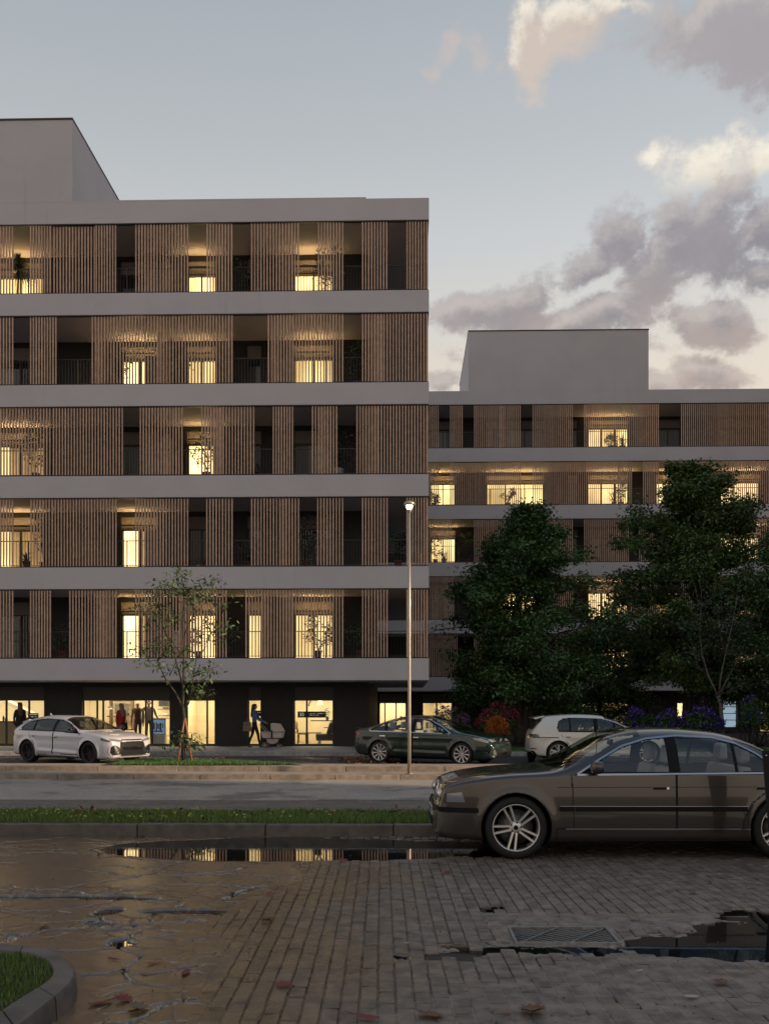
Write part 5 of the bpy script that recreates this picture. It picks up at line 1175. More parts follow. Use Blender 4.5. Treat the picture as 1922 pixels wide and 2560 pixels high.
def big_tree(loc, H, prof, trunk_r, fork, nl, leafL, seed, label, mat, fluted=True, trunkH=None):
    """prof: list of (z, radius, dx) of the crown outline"""
    rg = random.Random(seed); root = empty('broadleaf_tree', loc, 0, label, 'tree')
    zr = [p[0] for p in prof]; tb = MB(); ends = []
    top = Vector((rg.uniform(-.2, .2), 0, H * .93)); main = curve((0, 0, 0), top, 9, rg, .12)
    nf = 5 if fluted else 1
    tb.tube([main[0] - Vector((0, 0, .1))] + main, [trunk_r * 1.5] + [trunk_r * max(.08, (1 - i / 9) ** .8) * (1.15 if i == 0 else 1) for i in range(10)], 10)
    if fluted:
        for k in range(6):
            a = k * PI / 3 + .3; tb.tube([(math.cos(a) * trunk_r * 1.3, math.sin(a) * trunk_r * 1.3, -.1), (math.cos(a) * trunk_r * .75, math.sin(a) * trunk_r * .75, .8), (math.cos(a) * trunk_r * .5, math.sin(a) * trunk_r * .5, fork)], [trunk_r * .42, trunk_r * .4, trunk_r * .3], 7)
    def radius(z): return np.interp(z, zr, [p[1] for p in prof])
    def dx(z): return np.interp(z, zr, [p[2] for p in prof])
    def mp(z):
        t = min(max(z / (H * .93), 0), 1) * 9; i = min(int(t), 8); return main[i].lerp(main[i + 1], t - i)
    boughs = []
    nb = 58
    for i in range(nb):
        z = prof[0][0] + (H - prof[0][0]) * ((i + rg.random()) / nb) ** .9; a = i * 2.4 + rg.uniform(-.4, .4); R = float(radius(z)) * rg.uniform(.55, 1.06)
        q = Vector((math.cos(a) * R + float(dx(z)), math.sin(a) * R, z + rg.uniform(-.2, .25))); zs_ = max(fork * .85, min(z - R * rg.uniform(.35, .75), H * .9)); p = mp(zs_)
        c = curve(p, q, 5, rg, .3); r0 = max(.02, trunk_r * .42 * (1 - zs_ / H)); tb.tube(c, [r0, r0 * .8, r0 * .6, r0 * .4, r0 * .25, .008], 6); boughs.append(c)
        for j in range(8):
            t = rg.uniform(.25, 1); k = min(int(t * 5), 4); s_ = c[k].lerp(c[k + 1], t * 5 - k); e = s_ + Vector((rg.gauss(0, 1), rg.gauss(0, 1), rg.uniform(-.35, .6))) * R * .24; tb.tube([s_, s_.lerp(e, .5) + Vector((0, 0, .06)), e], [r0 * .3, r0 * .2, .006], 4); ends.append((s_, e))
    tb.build('trunk', BARK, root)
    r = np.random.default_rng(seed); n = nl; idx = r.integers(0, len(ends), n); t = r.uniform(.15, 1.08, n) ** .7
    S_ = np.array([e[0][:] for e in ends]); E = np.array([e[1][:] for e in ends]); P_ = S_[idx] + (E[idx] - S_[idx]) * t[:, None]
    sp = .13 + .16 * r.random(len(ends))[idx]; P_ = P_ + r.normal(0, 1, (n, 3)) * np.stack([sp, sp, sp * .8], 1); 
    # airy sprays that break the outline
    V, F = leaves(P_, leafL, leafL * .5, seed); obj('crown', npmesh('crown', V, F), root, mat)
    return root
def base(px, Y, z=.13): return (X_(px, Y), Y, z)
big_tree(base(1314, 40), 9.9, [(1.3, 3.1, -.5), (2.6, 3.7, -.2), (4.2, 3.9, 0), (5.8, 3.6, 0), (7.3, 2.7, -.1), (8.6, 1.5, .05), (9.9, .3, .2)], .34, 2.3, 82000, .17, 11, 'big dark broadleaf tree with a fluted trunk just behind the pink and orange bushes', LD)
big_tree(base(1722, 42), 12.1, [(1.6, 3.4, -.4), (3.2, 4.0, -.3), (5.5, 4.4, -.2), (7.5, 4.1, 0), (9.3, 3.3, .1), (10.8, 2.1, .1), (12.1, .35, -.1)], .32, 2.2, 98000, .18, 23, 'tallest dark broadleaf tree, its top reaching the fourth floor of the farther block', LD2)
big_tree(base(1965, 39), 9.0, [(.9, 1.8, 0), (2.5, 2.6, 0), (5.0, 2.7, -.1), (7.2, 1.9, 0), (9.0, .4, 0)], .18, 1.5, 26000, .15, 31, 'smaller dark tree at the lawn edge, partly cut by the picture side', LD, False)
big_tree(base(1500, 46), 5.2, [(.3, 2.6, 0), (1.5, 3.2, 0), (3.0, 2.9, 0), (4.3, 1.8, 0), (5.2, .4, 0)], .12, .6, 22000, .15, 37, 'low dark bushy tree filling the gap between the two big trees', LD, False)
def limb_tree(name, Y, stems, clusters, mat_b, mat_l, label, cat, bpx, nleaf=24, L=.15, Wd=.05, spread=.15, seed=3, z0=.26, droop=.5, taper=True):
    """stems: list of ([(px,py)...], r0, r1) traced at distance Y with depth given by a seeded spread"""
    rg = random.Random(seed); o0 = Vector((X_(bpx, Y), Y, z0)); root = empty(name, o0, 0, label, cat); tb = MB(); tips = []
    for pts, r0, r1 in stems:
        dep = rg.uniform(-.7, .7); P_ = []
        for i, (a, b) in enumerate(pts):
            v = at(a, b, Y + dep * (i / max(1, len(pts) - 1)) * .9); P_.append(v - o0)
        tb.tube(P_, [r0 + (r1 - r0) * i / max(1, len(P_) - 1) for i in range(len(P_))], 7); tips += P_[1:]
    C = []; tw = MB()
    for (a, b) in clusters:
        c = at(a, b, Y + rg.uniform(-.7, .7)) - o0
        near = min(tips, key=lambda q: (q - c).length + max(0, q.z - c.z) * 1.5); tb.tube(curve(near, c, 4, rg, .25), [.012, .010, .008, .006, .004], 4); C.append((near, c))
    tb.build('trunk', mat_b, root)
    r = np.random.default_rng(seed); P_ = []
    for (n_, c) in C:
        m_ = int(nleaf * r.uniform(.6, 1.4)); t = r.uniform(.55, 1.15, m_)[:, None]; P_.append(np.array(n_[:]) * (1 - t) + np.array(c[:]) * t + r.normal(0, 1, (m_, 3)) * np.array([spread, spread, spread * .6]))
    V, F = leaves(np.concatenate(P_), L, Wd, seed, droop=droop); obj('crown', npmesh('crown', V, F), root, mat_l)
    return root
k_ = lambda a, b: (320 + a * .1686, 1400 + b * .1686)
stems = [([(459, 1908), (458, 1850), (460, 1795), (457, 1765), (459, 1700), (460, 1633), (457, 1560), (459, 1490), (455, 1440)], .055, .008), ([(457, 1770), (440, 1735), (411, 1693), (395, 1655), (383, 1621)], .032, .007), ([(458, 1720), (445, 1670), (430, 1617), (412, 1580), (403, 1555), (392, 1520)], .022, .005),
         ([(458, 1780), (472, 1758), (479, 1730), (483, 1693), (491, 1648), (517, 1614), (526, 1585)], .026, .005), ([(462, 1670), (480, 1652), (492, 1643), (515, 1620)], .014, .005), ([(424, 1690), (436, 1663), (441, 1650)], .012, .004), ([(458, 1600), (470, 1560), (490, 1530), (520, 1500), (530, 1465)], .014, .003), ([(458, 1640), (425, 1600), (400, 1590), (370, 1560)], .012, .003)]
cl = [k_(*c) for c in ((800, 200), (760, 150), (680, 330), (720, 280), (460, 340), (450, 400), (560, 400), (880, 340), (1100, 330), (1270, 320), (1230, 290), (700, 450), (1000, 440), (1000, 540), (930, 600), (1150, 500), (1400, 620), (1450, 680), (180, 650), (280, 730), (370, 600), (380, 760), (620, 800), (650, 900), (1430, 940), (1530, 1000), (330, 1010), (430, 1170), (560, 1200), (540, 1350), (500, 1300), (90, 1280), (200, 1350), (280, 1500), (430, 1530), (480, 1560), (780, 1300), (800, 1500), (920, 1600), (1100, 1620), (1280, 1680), (1050, 1700), (1330, 1600), (1100, 1100), (1350, 1150), (640, 1620), (830, 1330), (960, 660), (880, 480), (700, 420))] + [(500, 1735), (492, 1715), (515, 1728), (485, 1845), (492, 1860), (448, 1870), (470, 1850), (487, 1868), (450, 1840)]
YT = limb_tree('young_tree', 24.5, stems, cl, BARK, LM, 'slender young street tree held between two wooden stakes', 'tree', 458)
STK = pm('stake_wood', (.33, .17, .075), .7, nscale=9, namt=.15)
for (a, b, nm) in (((443, 1910), (462, 1797), 'wooden stake leaning against the young tree, on the silver car side'), ((480, 1910), (463, 1796), 'wooden stake leaning against the young tree, on the stroller side')):
    p, q = at(a[0], a[1], 24.45), at(b[0], b[1], 24.40); p.z = .25; s_ = MB().tube([(0, 0, 0), q - p], [.028, .026], 10).build('tree_stake', STK, None, p); tag(s_, nm, 'stake', 'stakes of the young tree')
# pale slender tree on the lawn
st3 = [([(1807, 1858), (1806, 1815), (1800, 1760), (1795, 1740)], .09, .06), ([(1795, 1742), (1770, 1690), (1755, 1640), (1748, 1580), (1752, 1520)], .05, .012), ([(1797, 1740), (1800, 1700), (1812, 1640), (1830, 1560), (1842, 1500)], .045, .01), ([(1797, 1738), (1822, 1690), (1850, 1640), (1868, 1590)], .04, .01), ([(1770, 1690), (1745, 1670), (1735, 1630)], .02, .008), ([(1812, 1640), (1800, 1590), (1795, 1540)], .02, .006), ([(1755, 1640), (1775, 1600), (1782, 1560)], .018, .006)]
rg = random.Random(8); cl3 = [(1800 + rg.gauss(0, 55), 1560 + rg.gauss(0, 62)) for _ in range(80)]
limb_tree('slender_tree', 37.5, st3, cl3, BARKP, leafmat('sage_leaf', (.035, .058, .03)), 'slender pale-stemmed tree with thin foliage in front of the tallest dark tree', 'tree', 1807, 40, .13, .06, .22, 9, .13, .3)
# flowering shrubs
def shrub(name, loc, rx, ry, h, nleaf, nfl, mleaf, mfl, label, seed, L=.09, fs=.07, flat=False, upright=False):
    root = empty(name, loc, 0, label, 'shrub'); r = np.random.default_rng(seed); rg = random.Random(seed); tb = MB()
    for i in range(14):
        a = rg.uniform(0, 2 * PI); q = Vector((math.cos(a) * rx * .7, math.sin(a) * ry * .7, h * rg.uniform(.6, .95))); tb.tube(curve((math.cos(a) * .08, math.sin(a) * .08, 0), q, 4, rg, .3), [.02, .017, .013, .009, .005], 5)
    tb.build('stem', BARK, root)
    def shell(n, lo):
        v = r.normal(0, 1, (n, 3)); v /= np.linalg.norm(v, axis=1)[:, None]; v[:, 2] = np.abs(v[:, 2]) * 1.0 - .1 * (not flat); rad = r.uniform(lo, 1.0, n) ** .5; bump = .82 + .3 * fbm(v[:, 0] * 2.5 + 9, v[:, 2] * 2.5 + v[:, 1], seed)
        return v * (rad * bump)[:, None] * np.array([rx, ry, h * .5]) + np.array([0, 0, h * .48 if not flat else h * .25])
    P_ = shell(nleaf, .25); V, F = leaves(P_, L, L * (.5 if not upright else .16), seed, droop=-.9 if upright else .1); obj('foliage', npmesh('foliage', V, F), root, mleaf)
    if nfl:
        # blossoms sit in clusters
        cc = shell(max(6, nfl // 9), .85); idx = r.integers(0, len(cc), nfl); Pf = cc[idx] * 1.03 + r.normal(0, .055, (nfl, 3)); V, F = leaves(np.repeat(Pf, 3, 0), fs, fs * .9, seed + 1, droop=-.2); obj('blossom', npmesh('blossom', V, F), root, mfl)
    return root
PINK = leafmat('pink_blossom', (.26, .015, .07), .4, (.20, .03, .05)); ORG = leafmat('orange_leaf', (.40, .13, .012), .35, (.30, .08, .01)); PUR = leafmat('purple_blossom', (.085, .05, .26), .4, (.06, .035, .2)); LIL = leafmat('lilac_blossom', (.28, .10, .30), .3)
shrub('flowering_shrub', base(1246, 36.2), .80, .6, 1.75, 5200, 900, LD, PINK, 'round bush covered with magenta blossoms behind the orange bush', 5)
shrub('orange_shrub', base(1243, 35.2), .46, .38, 1.25, 4200, 0, ORG, ORG, 'bright orange feathery bush in front of the magenta bush', 6, L=.15, upright=True)
shrub('flowering_shrub', base(1125, 38.5), .8, .4, 1.7, 1400, 260, LD, LIL, 'loose lilac-flowered bush behind the dark green saloon', 7)
shrub('purple_flower_bush', base(1587, 35.6), .38, .3, 1.62, 1500, 420, LD, PUR, 'small purple-flowered bush nearest the white hatchback', 8, fs=.075)
shrub('purple_flower_bush', base(1672, 35.6), .48, .35, 1.55, 1900, 420, LD, PUR, 'purple-flowered bush in the middle of the row along the lawn', 9, fs=.075)
shrub('purple_flower_bush', base(1750, 35.4), .80, .4, 1.6, 3000, 800, LD, PUR, 'widest purple-flowered bush, in front of the tallest dark tree', 10, fs=.075)
shrub('purple_flower_bush', base(1872, 36.5), .42, .35, 2.05, 1900, 220, LD, PUR, 'tall purple-flowered bush beside the slender pale-stemmed tree', 11, fs=.07)
shrub('evergreen_shrub', base(1420, 41), 1.5, .7, 1.9, 5200, 0, LD, LD, 'dark evergreen bush beside the fluted trunk', 12)
shrub('evergreen_shrub', base(1620, 40.5), 1.3, .6, 1.35, 4200, 0, LD, LD, 'low dark evergreen bush between the two big trunks', 13)
shrub('evergreen_shrub', base(1900, 37.6), 1.0, .6, 1.5, 4200, 0, LD, LD, 'dark evergreen bush at the foot of the tall purple-flowered bush', 14)
shrub('evergreen_shrub', base(1190, 41), 1.2, .6, 1.6, 3600, 0, LD, LD, 'dark evergreen bush on the block side of the fluted trunk', 15)
# ---- potted plants on the balconies
TER = pm('terracotta', (.20, .075, .045), .8); WPOT = pm('white_pot', (.45, .46, .50), .5); DPOT = pm('dark_pot', (.03, .028, .027), .6)
FERN = leafmat('fern_leaf', (.10, .11, .03))
def pot_plant(px, k, kind, h, label, far=False, pot=TER, dy=.9, ml=LP, seed=0):
    Y = (56.4 if far else 35) + dy; loc = (X_(px, Y), Y, KF + KH * k); root = empty('potted_plant', loc, 0, label, 'potted plant', 'potted plants on the balconies'); r = np.random.default_rng(seed + px); rg = random.Random(seed + px)
    ph = .30; MB().lathe([(.001, .0), (.11, 0), (.15, ph), (.165, ph), (.165, ph + .03), (.14, ph + .03), (.13, ph - .02), (.001, ph - .02)], 16).build('pot', pot, root)
    tb = MB(); P_ = []
    if kind in ('bush', 'tall'):
        c0_ = Vector((rg.uniform(-.08, .08), 0, h * (.45 if kind == 'bush' else .7))); tb.tube([(0, 0, ph - .03), c0_ * .6, c0_], [.02, .017, .012], 6)
        for i in range(16):
            a = rg.uniform(0, 2 * PI); z = rg.uniform(.45, 1) if kind == 'bush' else rg.uniform(.35, 1); R = h * (.30 if kind == 'bush' else .20) * math.sin(min(PI * .9, PI * (1.15 - z) * .9 + .2)); e = Vector((math.cos(a) * R, math.sin(a) * R, h * z)); tb.tube([c0_ * min(1, z * .9), e], [.009, .004], 4)
            n = 22; P_.append(np.array(e[:]) + r.normal(0, .07 * max(1, h * .8), (n, 3)))
        V, F = leaves(np.concatenate(P_), .13, .06, seed + px, droop=.2)
    elif kind == 'spiky':
        vs = []; n = 26; mb = MB()
        for i in range(n):
            a = rg.uniform(0, 2 * PI); e = rg.uniform(.5, 1.4); L = h * rg.uniform(.6, 1); d = Vector((math.cos(a) * math.cos(e), math.sin(a) * math.cos(e), math.sin(e))); s_ = d.cross(Vector((0, 0, 1))).normalized() * .018; p0 = Vector((0, 0, ph - .02)); p1 = p0 + d * L * .55; p2 = p0 + d * L + Vector((0, 0, -L * .22)); mb.add([p0 - s_, p0 + s_, p1 + s_, p2, p1 - s_], [(0, 1, 2, 4), (4, 2, 3)])
        V, F = None, mb
    elif kind == 'palm':
        tb.tube([(0, 0, ph - .03), (.03, 0, h * .7)], [.04, .03], 7); mb = MB()
        for i in range(24):
            a = i * 2.4; e = rg.uniform(-.5, 1.3); L = h * .42
            for f_ in range(7):
                da = (f_ - 3) * .16; d = Vector((math.cos(a + da) * math.cos(e), math.sin(a + da) * math.cos(e), math.sin(e))); s_ = d.cross(Vector((0, 0, 1))).normalized() * .014; p0 = Vector((.03, 0, h * .7)); p1 = p0 + d * L * .6; p2 = p0 + d * L - Vector((0, 0, L * .25)); mb.add([p0 - s_, p0 + s_, p1 + s_, p2, p1 - s_], [(0, 1, 2, 4), (4, 2, 3)])
        V, F = None, mb
    if tb.v: tb.build('stem', BARK, root)
    if V is None: F.build('foliage', ml, root)
    else: obj('foliage', npmesh('foliage', V, F), root, ml)
    return root
pot_plant(156, 0, 'bush', 1.35, 'leafy potted plant in a terracotta pot on the first floor above the silver hatchback')
pot_plant(497, 0, 'tall', 1.9, 'large dark potted tree against the bright first-floor window behind the young tree', pot=DPOT, dy=1.0)
pot_plant(795, 0, 'bush', 1.55, 'potted tree in a dark pot before the widest bright first-floor window', pot=DPOT, dy=.7, ml=leafmat('olive_leaf', (.06, .075, .02)))
pot_plant(842, 0, 'tall', 1.7, 'thin potted plant beside the widest bright first-floor window, on its lamp side', dy=.9)
pot_plant(900, 0, 'bush', 1.4, 'potted plant with drooping leaves in the first-floor gap before the corner', dy=.9)
pot_plant(555, 0, 'tall', 1.5, 'dim leafy potted plant right of the tree crown on the first floor')
pot_plant(108, 1, 'tall', 2.0, 'tall thin potted shrub beside the lit second-floor window above the silver hatchback')
pot_plant(67, 1, 'spiky', .7, 'low spiky potted plant on the second floor at the lit window', dy=.6)
pot_plant(620, 1, 'bush', 1.2, 'grey-green potted bush in the dark second-floor gap')
pot_plant(765, 1, 'tall', 2.1, 'tall broad-leaved potted plant by the dark second-floor window')
pot_plant(995, 1, 'bush', 1.3, 'dark potted bush near the second-floor corner behind the lamp head')
pot_plant(88, 2, 'tall', 1.9, 'tall potted plant on the third floor before the dim lit window')
pot_plant(516, 2, 'bush', 1.6, 'broad-leaved potted plant at the single bright third-floor window', ml=leafmat('rubber_leaf', (.02, .035, .015)))
pot_plant(600, 2, 'tall', 1.5, 'climbing potted plant behind the third-floor slats')
pot_plant(852, 2, 'tall', 1.8, 'dark potted plant in the narrow third-floor gap')
pot_plant(300, 3, 'tall', 1.6, 'bushy potted plant beside the bright fourth-floor window')
pot_plant(452, 3, 'tall', 1.7, 'dark leafy potted plant beside the square fourth-floor window')
pot_plant(895, 3, 'tall', 1.7, 'faint potted plant in the dark fourth-floor gap')
pot_plant(44, 4, 'palm', 1.9, 'fern-like potted palm on the top floor near the end window')
pot_plant(826, 4, 'tall', 2.1, 'tall potted olive beside the lit top-floor window')
pot_plant(620, 4, 'bush', 1.7, 'dark potted bush in the unlit top-floor gap')
pot_plant(1168, 2, 'palm', 2.1, 'yellowish fan palm on a balcony of the farther block', True, ml=FERN, dy=.9)
pot_plant(1088, 2, 'tall', 1.7, 'dark round potted plant at the end balcony of the farther block', True)
pot_plant(1110, 2, 'spiky', .9, 'spiky potted plant at the lit end balcony of the farther block', True, dy=.6)
pot_plant(1527, 4, 'bush', .9, 'small round potted plant in the lit top window of the farther block', True)
pot_plant(1556, 4, 'spiky', 1.1, 'thin branching potted plant in the lit top window of the farther block', True)
pot_plant(1270, 3, 'bush', 1.2, 'small potted plant in the widest lit window of the farther block', True)
pot_plant(1535, 3, 'spiky', 1.2, 'spiky potted plant in the lit window one floor below the top of the farther block', True)
pot_plant(1552, 3, 'tall', 1.5, 'upright potted plant in the lit window one floor below the top of the farther block', True)
pot_plant(1524, 1, 'bush', 1.1, 'potted plant in the lit window framed by the two dark trees', True)
pot_plant(1085, 3, 'bush', .9, 'low potted plant at the lit end window of the farther block, third balcony up', True)
wp = empty('planter', (X_(845, 35.6), 35.6, KF + KH * 2), 0, 'pale patterned plant pot standing on the third-floor balcony edge', 'planter')
MB().lathe([(.001, 0), (.16, 0), (.20, .2), (.19, .36), (.17, .36), (.17, .3), (.001, .3)], 18).build('pot', WPOT, wp)
for i in range(7):
    a = -2.6 + i * .35; MB().bar((.2 * math.cos(a), .2 * math.sin(a), .08), (.2 * math.cos(a + .2), .2 * math.sin(a + .2), .30), .02, .012).build('pattern', DPOT, wp)
# ================================================================== people
SKIN = pm('skin', (.36, .20, .14), .55); JEAN = pm('denim', (.045, .06, .085), .85, nscale=30, namt=.1); BLKC = pm('black_cloth_wear', (.012, .011, .012), .9); BLUS = pm('blue_knit', (.085, .15, .33), .9, nscale=25, namt=.08)
REDW = pm('red_coat', (.28, .012, .02), .85); BRN = pm('brown_sweater', (.12, .065, .045), .9, nscale=30, namt=.1); HAIRD = pm('dark_hair', (.014, .010, .008), .55); HAIRB = pm('brown_hair', (.07, .04, .025), .55); HAIRL = pm('blond_hair', (.20, .12, .06), .55); SHOE = pm('shoe', (.012, .011, .012), .5); WHT = pm('white_shirt', (.6, .6, .58), .8); GREYC = pm('grey_trousers', (.10, .10, .10), .9)
def person(loc, rz, H, label, top, legs, hair, hmat, stride=.0, arms=((.05, -.05), (.05, -.05)), fem=True, turn=0.0, coat=False, shoe=SHOE, nod=0):
    """faces local +x. arms: per side (elbow forward, hand forward offset) or explicit points"""
    root = empty('person', loc, rz, label, 'person'); s = H / 1.70; V = []; E = []; R = []; Mx = []
    def v(p, r, par=None, m_=0):
        V.append(Vector(p) * s); R.append(r * s if not isinstance(r, tuple) else (r[0] * s, r[1] * s)); Mx.append(m_)
        if par is not None: E.append((par, len(V) - 1))
        return len(V) - 1
    sh = .165 if fem else .195
    hip = v((0, 0, .93), (.105, .15), None, 1); wa = v((0, 0, 1.06), (.09, .115 if fem else .135), hip, 2); ch = v((.01, 0, 1.25), (.105, .14 if fem else .165), wa, 2); up = v((0, 0, 1.39), (.07, .12 if fem else .15), ch, 2)
    nk = v((.01, 0, 1.46), .048, up, 3); jaw = v((.035, 0, 1.53), (.055, .05), nk, 3); hd = v((.025, 0, 1.60), (.088, .075), jaw, 3); cr_ = v((.01, 0, 1.665), (.06, .05), hd, 3)
    nose = v((.115, 0, 1.575), .014, hd, 3)
    for sd_, sg in ((1, 0), (-1, 1)):
        st_ = stride * (1 if sg == 0 else -1)
        th = v((.0, .085 * sd_, .88), (.085, .08), hip, 1); kn = v((.02 + st_ * .5 + abs(stride) * .06, .09 * sd_, .49), .058, th, 1); cf = v((st_ * .75, .09 * sd_, .33), .052, kn, 1); an = v((st_, .09 * sd_, .09 + (.03 if st_ < 0 else 0)), .037, cf, 1)
        he = v((st_ - .03, .09 * sd_, .045), .038, an, 4); to = v((st_ + .15, .10 * sd_, .032), (.032, .042), he, 4)
        a = arms[sg]; so_ = v((0, sh * sd_, 1.375), .058, up, 2)
        el = v(a[0] if len(a[0:1]) and isinstance(a[0], tuple) else (a[0] - .02, (sh + .05) * sd_, 1.10), .043, so_, 2)
        ep = V[el] / s; wr_p = a[1] if isinstance(a[1], tuple) else (a[1] + .02, (sh + .05) * sd_, .86)
        wr = v(wr_p, .028, el, 2); d = (Vector(wr_p) - ep).normalized(); pal = v(Vector(wr_p) + d * .05, (.020, .035), wr, 3)
        sidev = Vector((1, 0, 0)) if abs(d.x) < .6 else Vector((0, 1, 0))
        for f_, (o_, l_) in enumerate(((-.026, .062), (-.009, .072), (.009, .068), (.025, .052))):
            b_ = Vector(wr_p) + d * .085 + sidev * o_; f1 = v(b_, .0095, pal, 3); f2 = v(b_ + d * l_ * .55 + Vector((.004, -.008 * sd_, 0)), .0085, f1, 3); v(b_ + d * l_ * .9 + Vector((.006, -.022 * sd_, -.004)), .0075, f2, 3)
        t1 = v(Vector(wr_p) + d * .045 - sidev * .035 * (-1), .0105, pal, 3); v(Vector(wr_p) + d * .085 + sidev * .05, .009, t1, 3)
    me = bpy.data.meshes.new('body'); me.from_pydata([tuple(p) for p in V], E, []); o = obj('body', me, root)
    md = o.modifiers.new('skin', 'SKIN'); md.use_smooth_shade = True; sv = me.skin_vertices[0].data
    for i, r_ in enumerate(R): sv[i].radius = r_ if isinstance(r_, tuple) else (r_, r_)
    sv[0].use_root = True
    ss = o.modifiers.new('sub', 'SUBSURF'); ss.levels = 2; ss.render_levels = 2
    dg = bpy.context.evaluated_depsgraph_get(); m2 = bpy.data.meshes.new_from_object(o.evaluated_get(dg)); o.modifiers.clear(); o.data = m2
    mats = [legs, legs, top, SKIN, shoe]; m2.materials.clear()
    for m_ in mats: m2.materials.append(m_)
    Vn = np.array([p[:] for p in V]); A = np.array([Vn[a] for a, b in E]); B_ = np.array([Vn[b] for a, b in E]); mk = np.array([Mx[b] for a, b in E])
    for f in m2.polygons:
        c = np.array(f.center); t = np.clip(((c - A) * (B_ - A)).sum(1) / np.maximum(((B_ - A)**2).sum(1), 1e-9), 0, 1); d = np.linalg.norm(A + (B_ - A) * t[:, None] - c, axis=1) ; f.material_index = int(mk[d.argmin()]); f.use_smooth = True
    # face
    for sd_ in (1, -1): MB().lathe([(.001, .004), (.010, .002), (.012, 0)], 8, axis='x').build('eye', HAIRD, o).location = Vector((.106, .028 * sd_, 1.600)) * s
    MB().box(-.002, .003, -.02, .02, -.004, .003).build('mouth', pm_lip, o).location = Vector((.098, 0, 1.545)) * s
    for sd_ in (1, -1): MB().lathe([(.001, -.012), (.018, -.008), (.024, 0), (.018, .008), (.001, .012)], 10, axis='y').build('ear', SKIN, o).location = Vector((.01, .078 * sd_, 1.59)) * s
    # hair
    hb = MB()
    if hair == 'long':
        rings = []; n = 16
        for (z, rx, ry, cx_) in ((1.705, .03, .03, .0), (1.69, .075, .065, -.002), (1.65, .100, .088, -.005), (1.60, .098, .092, -.022), (1.52, .080, .092, -.045), (1.42, .060, .098, -.075), (1.32, .045, .095, -.10), (1.22, .030, .075, -.115), (1.17, .010, .03, -.118)):
            rings.append([(cx_ + rx * math.cos(2 * PI * k / n), ry * math.sin(2 * PI * k / n) * (1 + .06 * math.sin(5 * k)), z) for k in range(n)])
        vs = [tuple(Vector(p) * s) for r_ in rings for p in r_]; fs = [(i * n + k, i * n + (k + 1) % n, (i + 1) * n + (k + 1) % n, (i + 1) * n + k) for i in range(len(rings) - 1) for k in range(n)] + [tuple(range(n))]
        # the rings behind the forehead leave the face free
        hb.add(vs, fs, True)
        hb.v = [(x if x < .035 * s or z > 1.645 * s else .035 * s + (x - .035 * s) * .25, y, z) for x, y, z in hb.v]
        hb.build('hair', hmat, o)
    elif hair == 'short':
        n = 16; rings = []
        for (z, r_) in ((1.70, .02), (1.69, .06), (1.66, .086), (1.62, .090), (1.58, .086)): rings.append([(-.012 + r_ * 1.03 * math.cos(2 * PI * k / n) - (.02 if z < 1.65 else 0), r_ * .93 * math.sin(2 * PI * k / n), z) for k in range(n)])
        vs = [tuple(Vector(p) * s) for q in rings for p in q]; hb.add(vs, [(i * n + k, i * n + (k + 1) % n, (i + 1) * n + (k + 1) % n, (i + 1) * n + k) for i in range(4) for k in range(n)] + [tuple(range(n))], True); hb.v = [(min(x, .045 * s), y, z) for x, y, z in hb.v]; hb.build('hair', hmat, o)
    if coat:
        cb = MB(); n = 20; rings = []
        for (z, rx, ry) in ((1.42, .07, .10), (1.38, .11, sh + .03), (1.25, .135, sh + .01), (1.08, .125, sh - .01), (.95, .14, sh + .01), (.80, .155, sh + .03)): rings.append([tuple(Vector((rx * math.cos(2 * PI * k / n), ry * math.sin(2 * PI * k / n), z)) * s) for k in range(n)])
        cb.add([p for q in rings for p in q], [(i * n + k, i * n + (k + 1) % n, (i + 1) * n + (k + 1) % n, (i + 1) * n + k) for i in range(len(rings) - 1) for k in range(n)] + [tuple(range(n))], True).build('coat', top, o)
    return root, s
pm_lip = pm('lips', (.25, .08, .07), .5)
YP = 36.5
hx = X_(632, YP)
person((X_(636, YP), YP, .15), -.06, 1.66, 'woman in a blue top and black leggings pushing the stroller along the pavement', BLUS, BLKC, 'long', HAIRD, stride=.20,
       arms=(((.16, .14, 1.12), (.40, .10, .99)), ((.15, -.17, 1.10), (.42, -.12, .98))))
person((X_(50, YP), YP, .15), PI * .72, 1.72, 'woman in a black jacket with long brown hair standing behind the silver hatchback', BLKC, GREYC, 'long', HAIRB, stride=.06, coat=True, arms=((.03, -.02), (.08, .06)))
person((X_(303, 36.7), 36.7, .15), PI * .80, 1.68, 'woman in a red coat with long fair hair walking past the widest shop window', REDW, BLKC, 'long', HAIRL, stride=.12, coat=True, arms=((.02, -.04), (.08, .08)))
person((X_(345, 38.3), 38.3, .2), -PI * .52, 1.70, 'bald man in a brown sweater and jeans standing inside the shop, nearer the red-coated woman', BRN, JEAN, 'none', HAIRD, fem=False, arms=((.03, .02), (.04, .06)))
person((X_(372, 38.5), 38.5, .2), -PI * .40, 1.74, 'dark-haired man in a brown sweater inside the shop, next to the blue display', BRN, JEAN, 'short', HAIRD, fem=False, arms=(((-.02, .28, 1.12), (.06, .40, .92)), (.03, .02)))
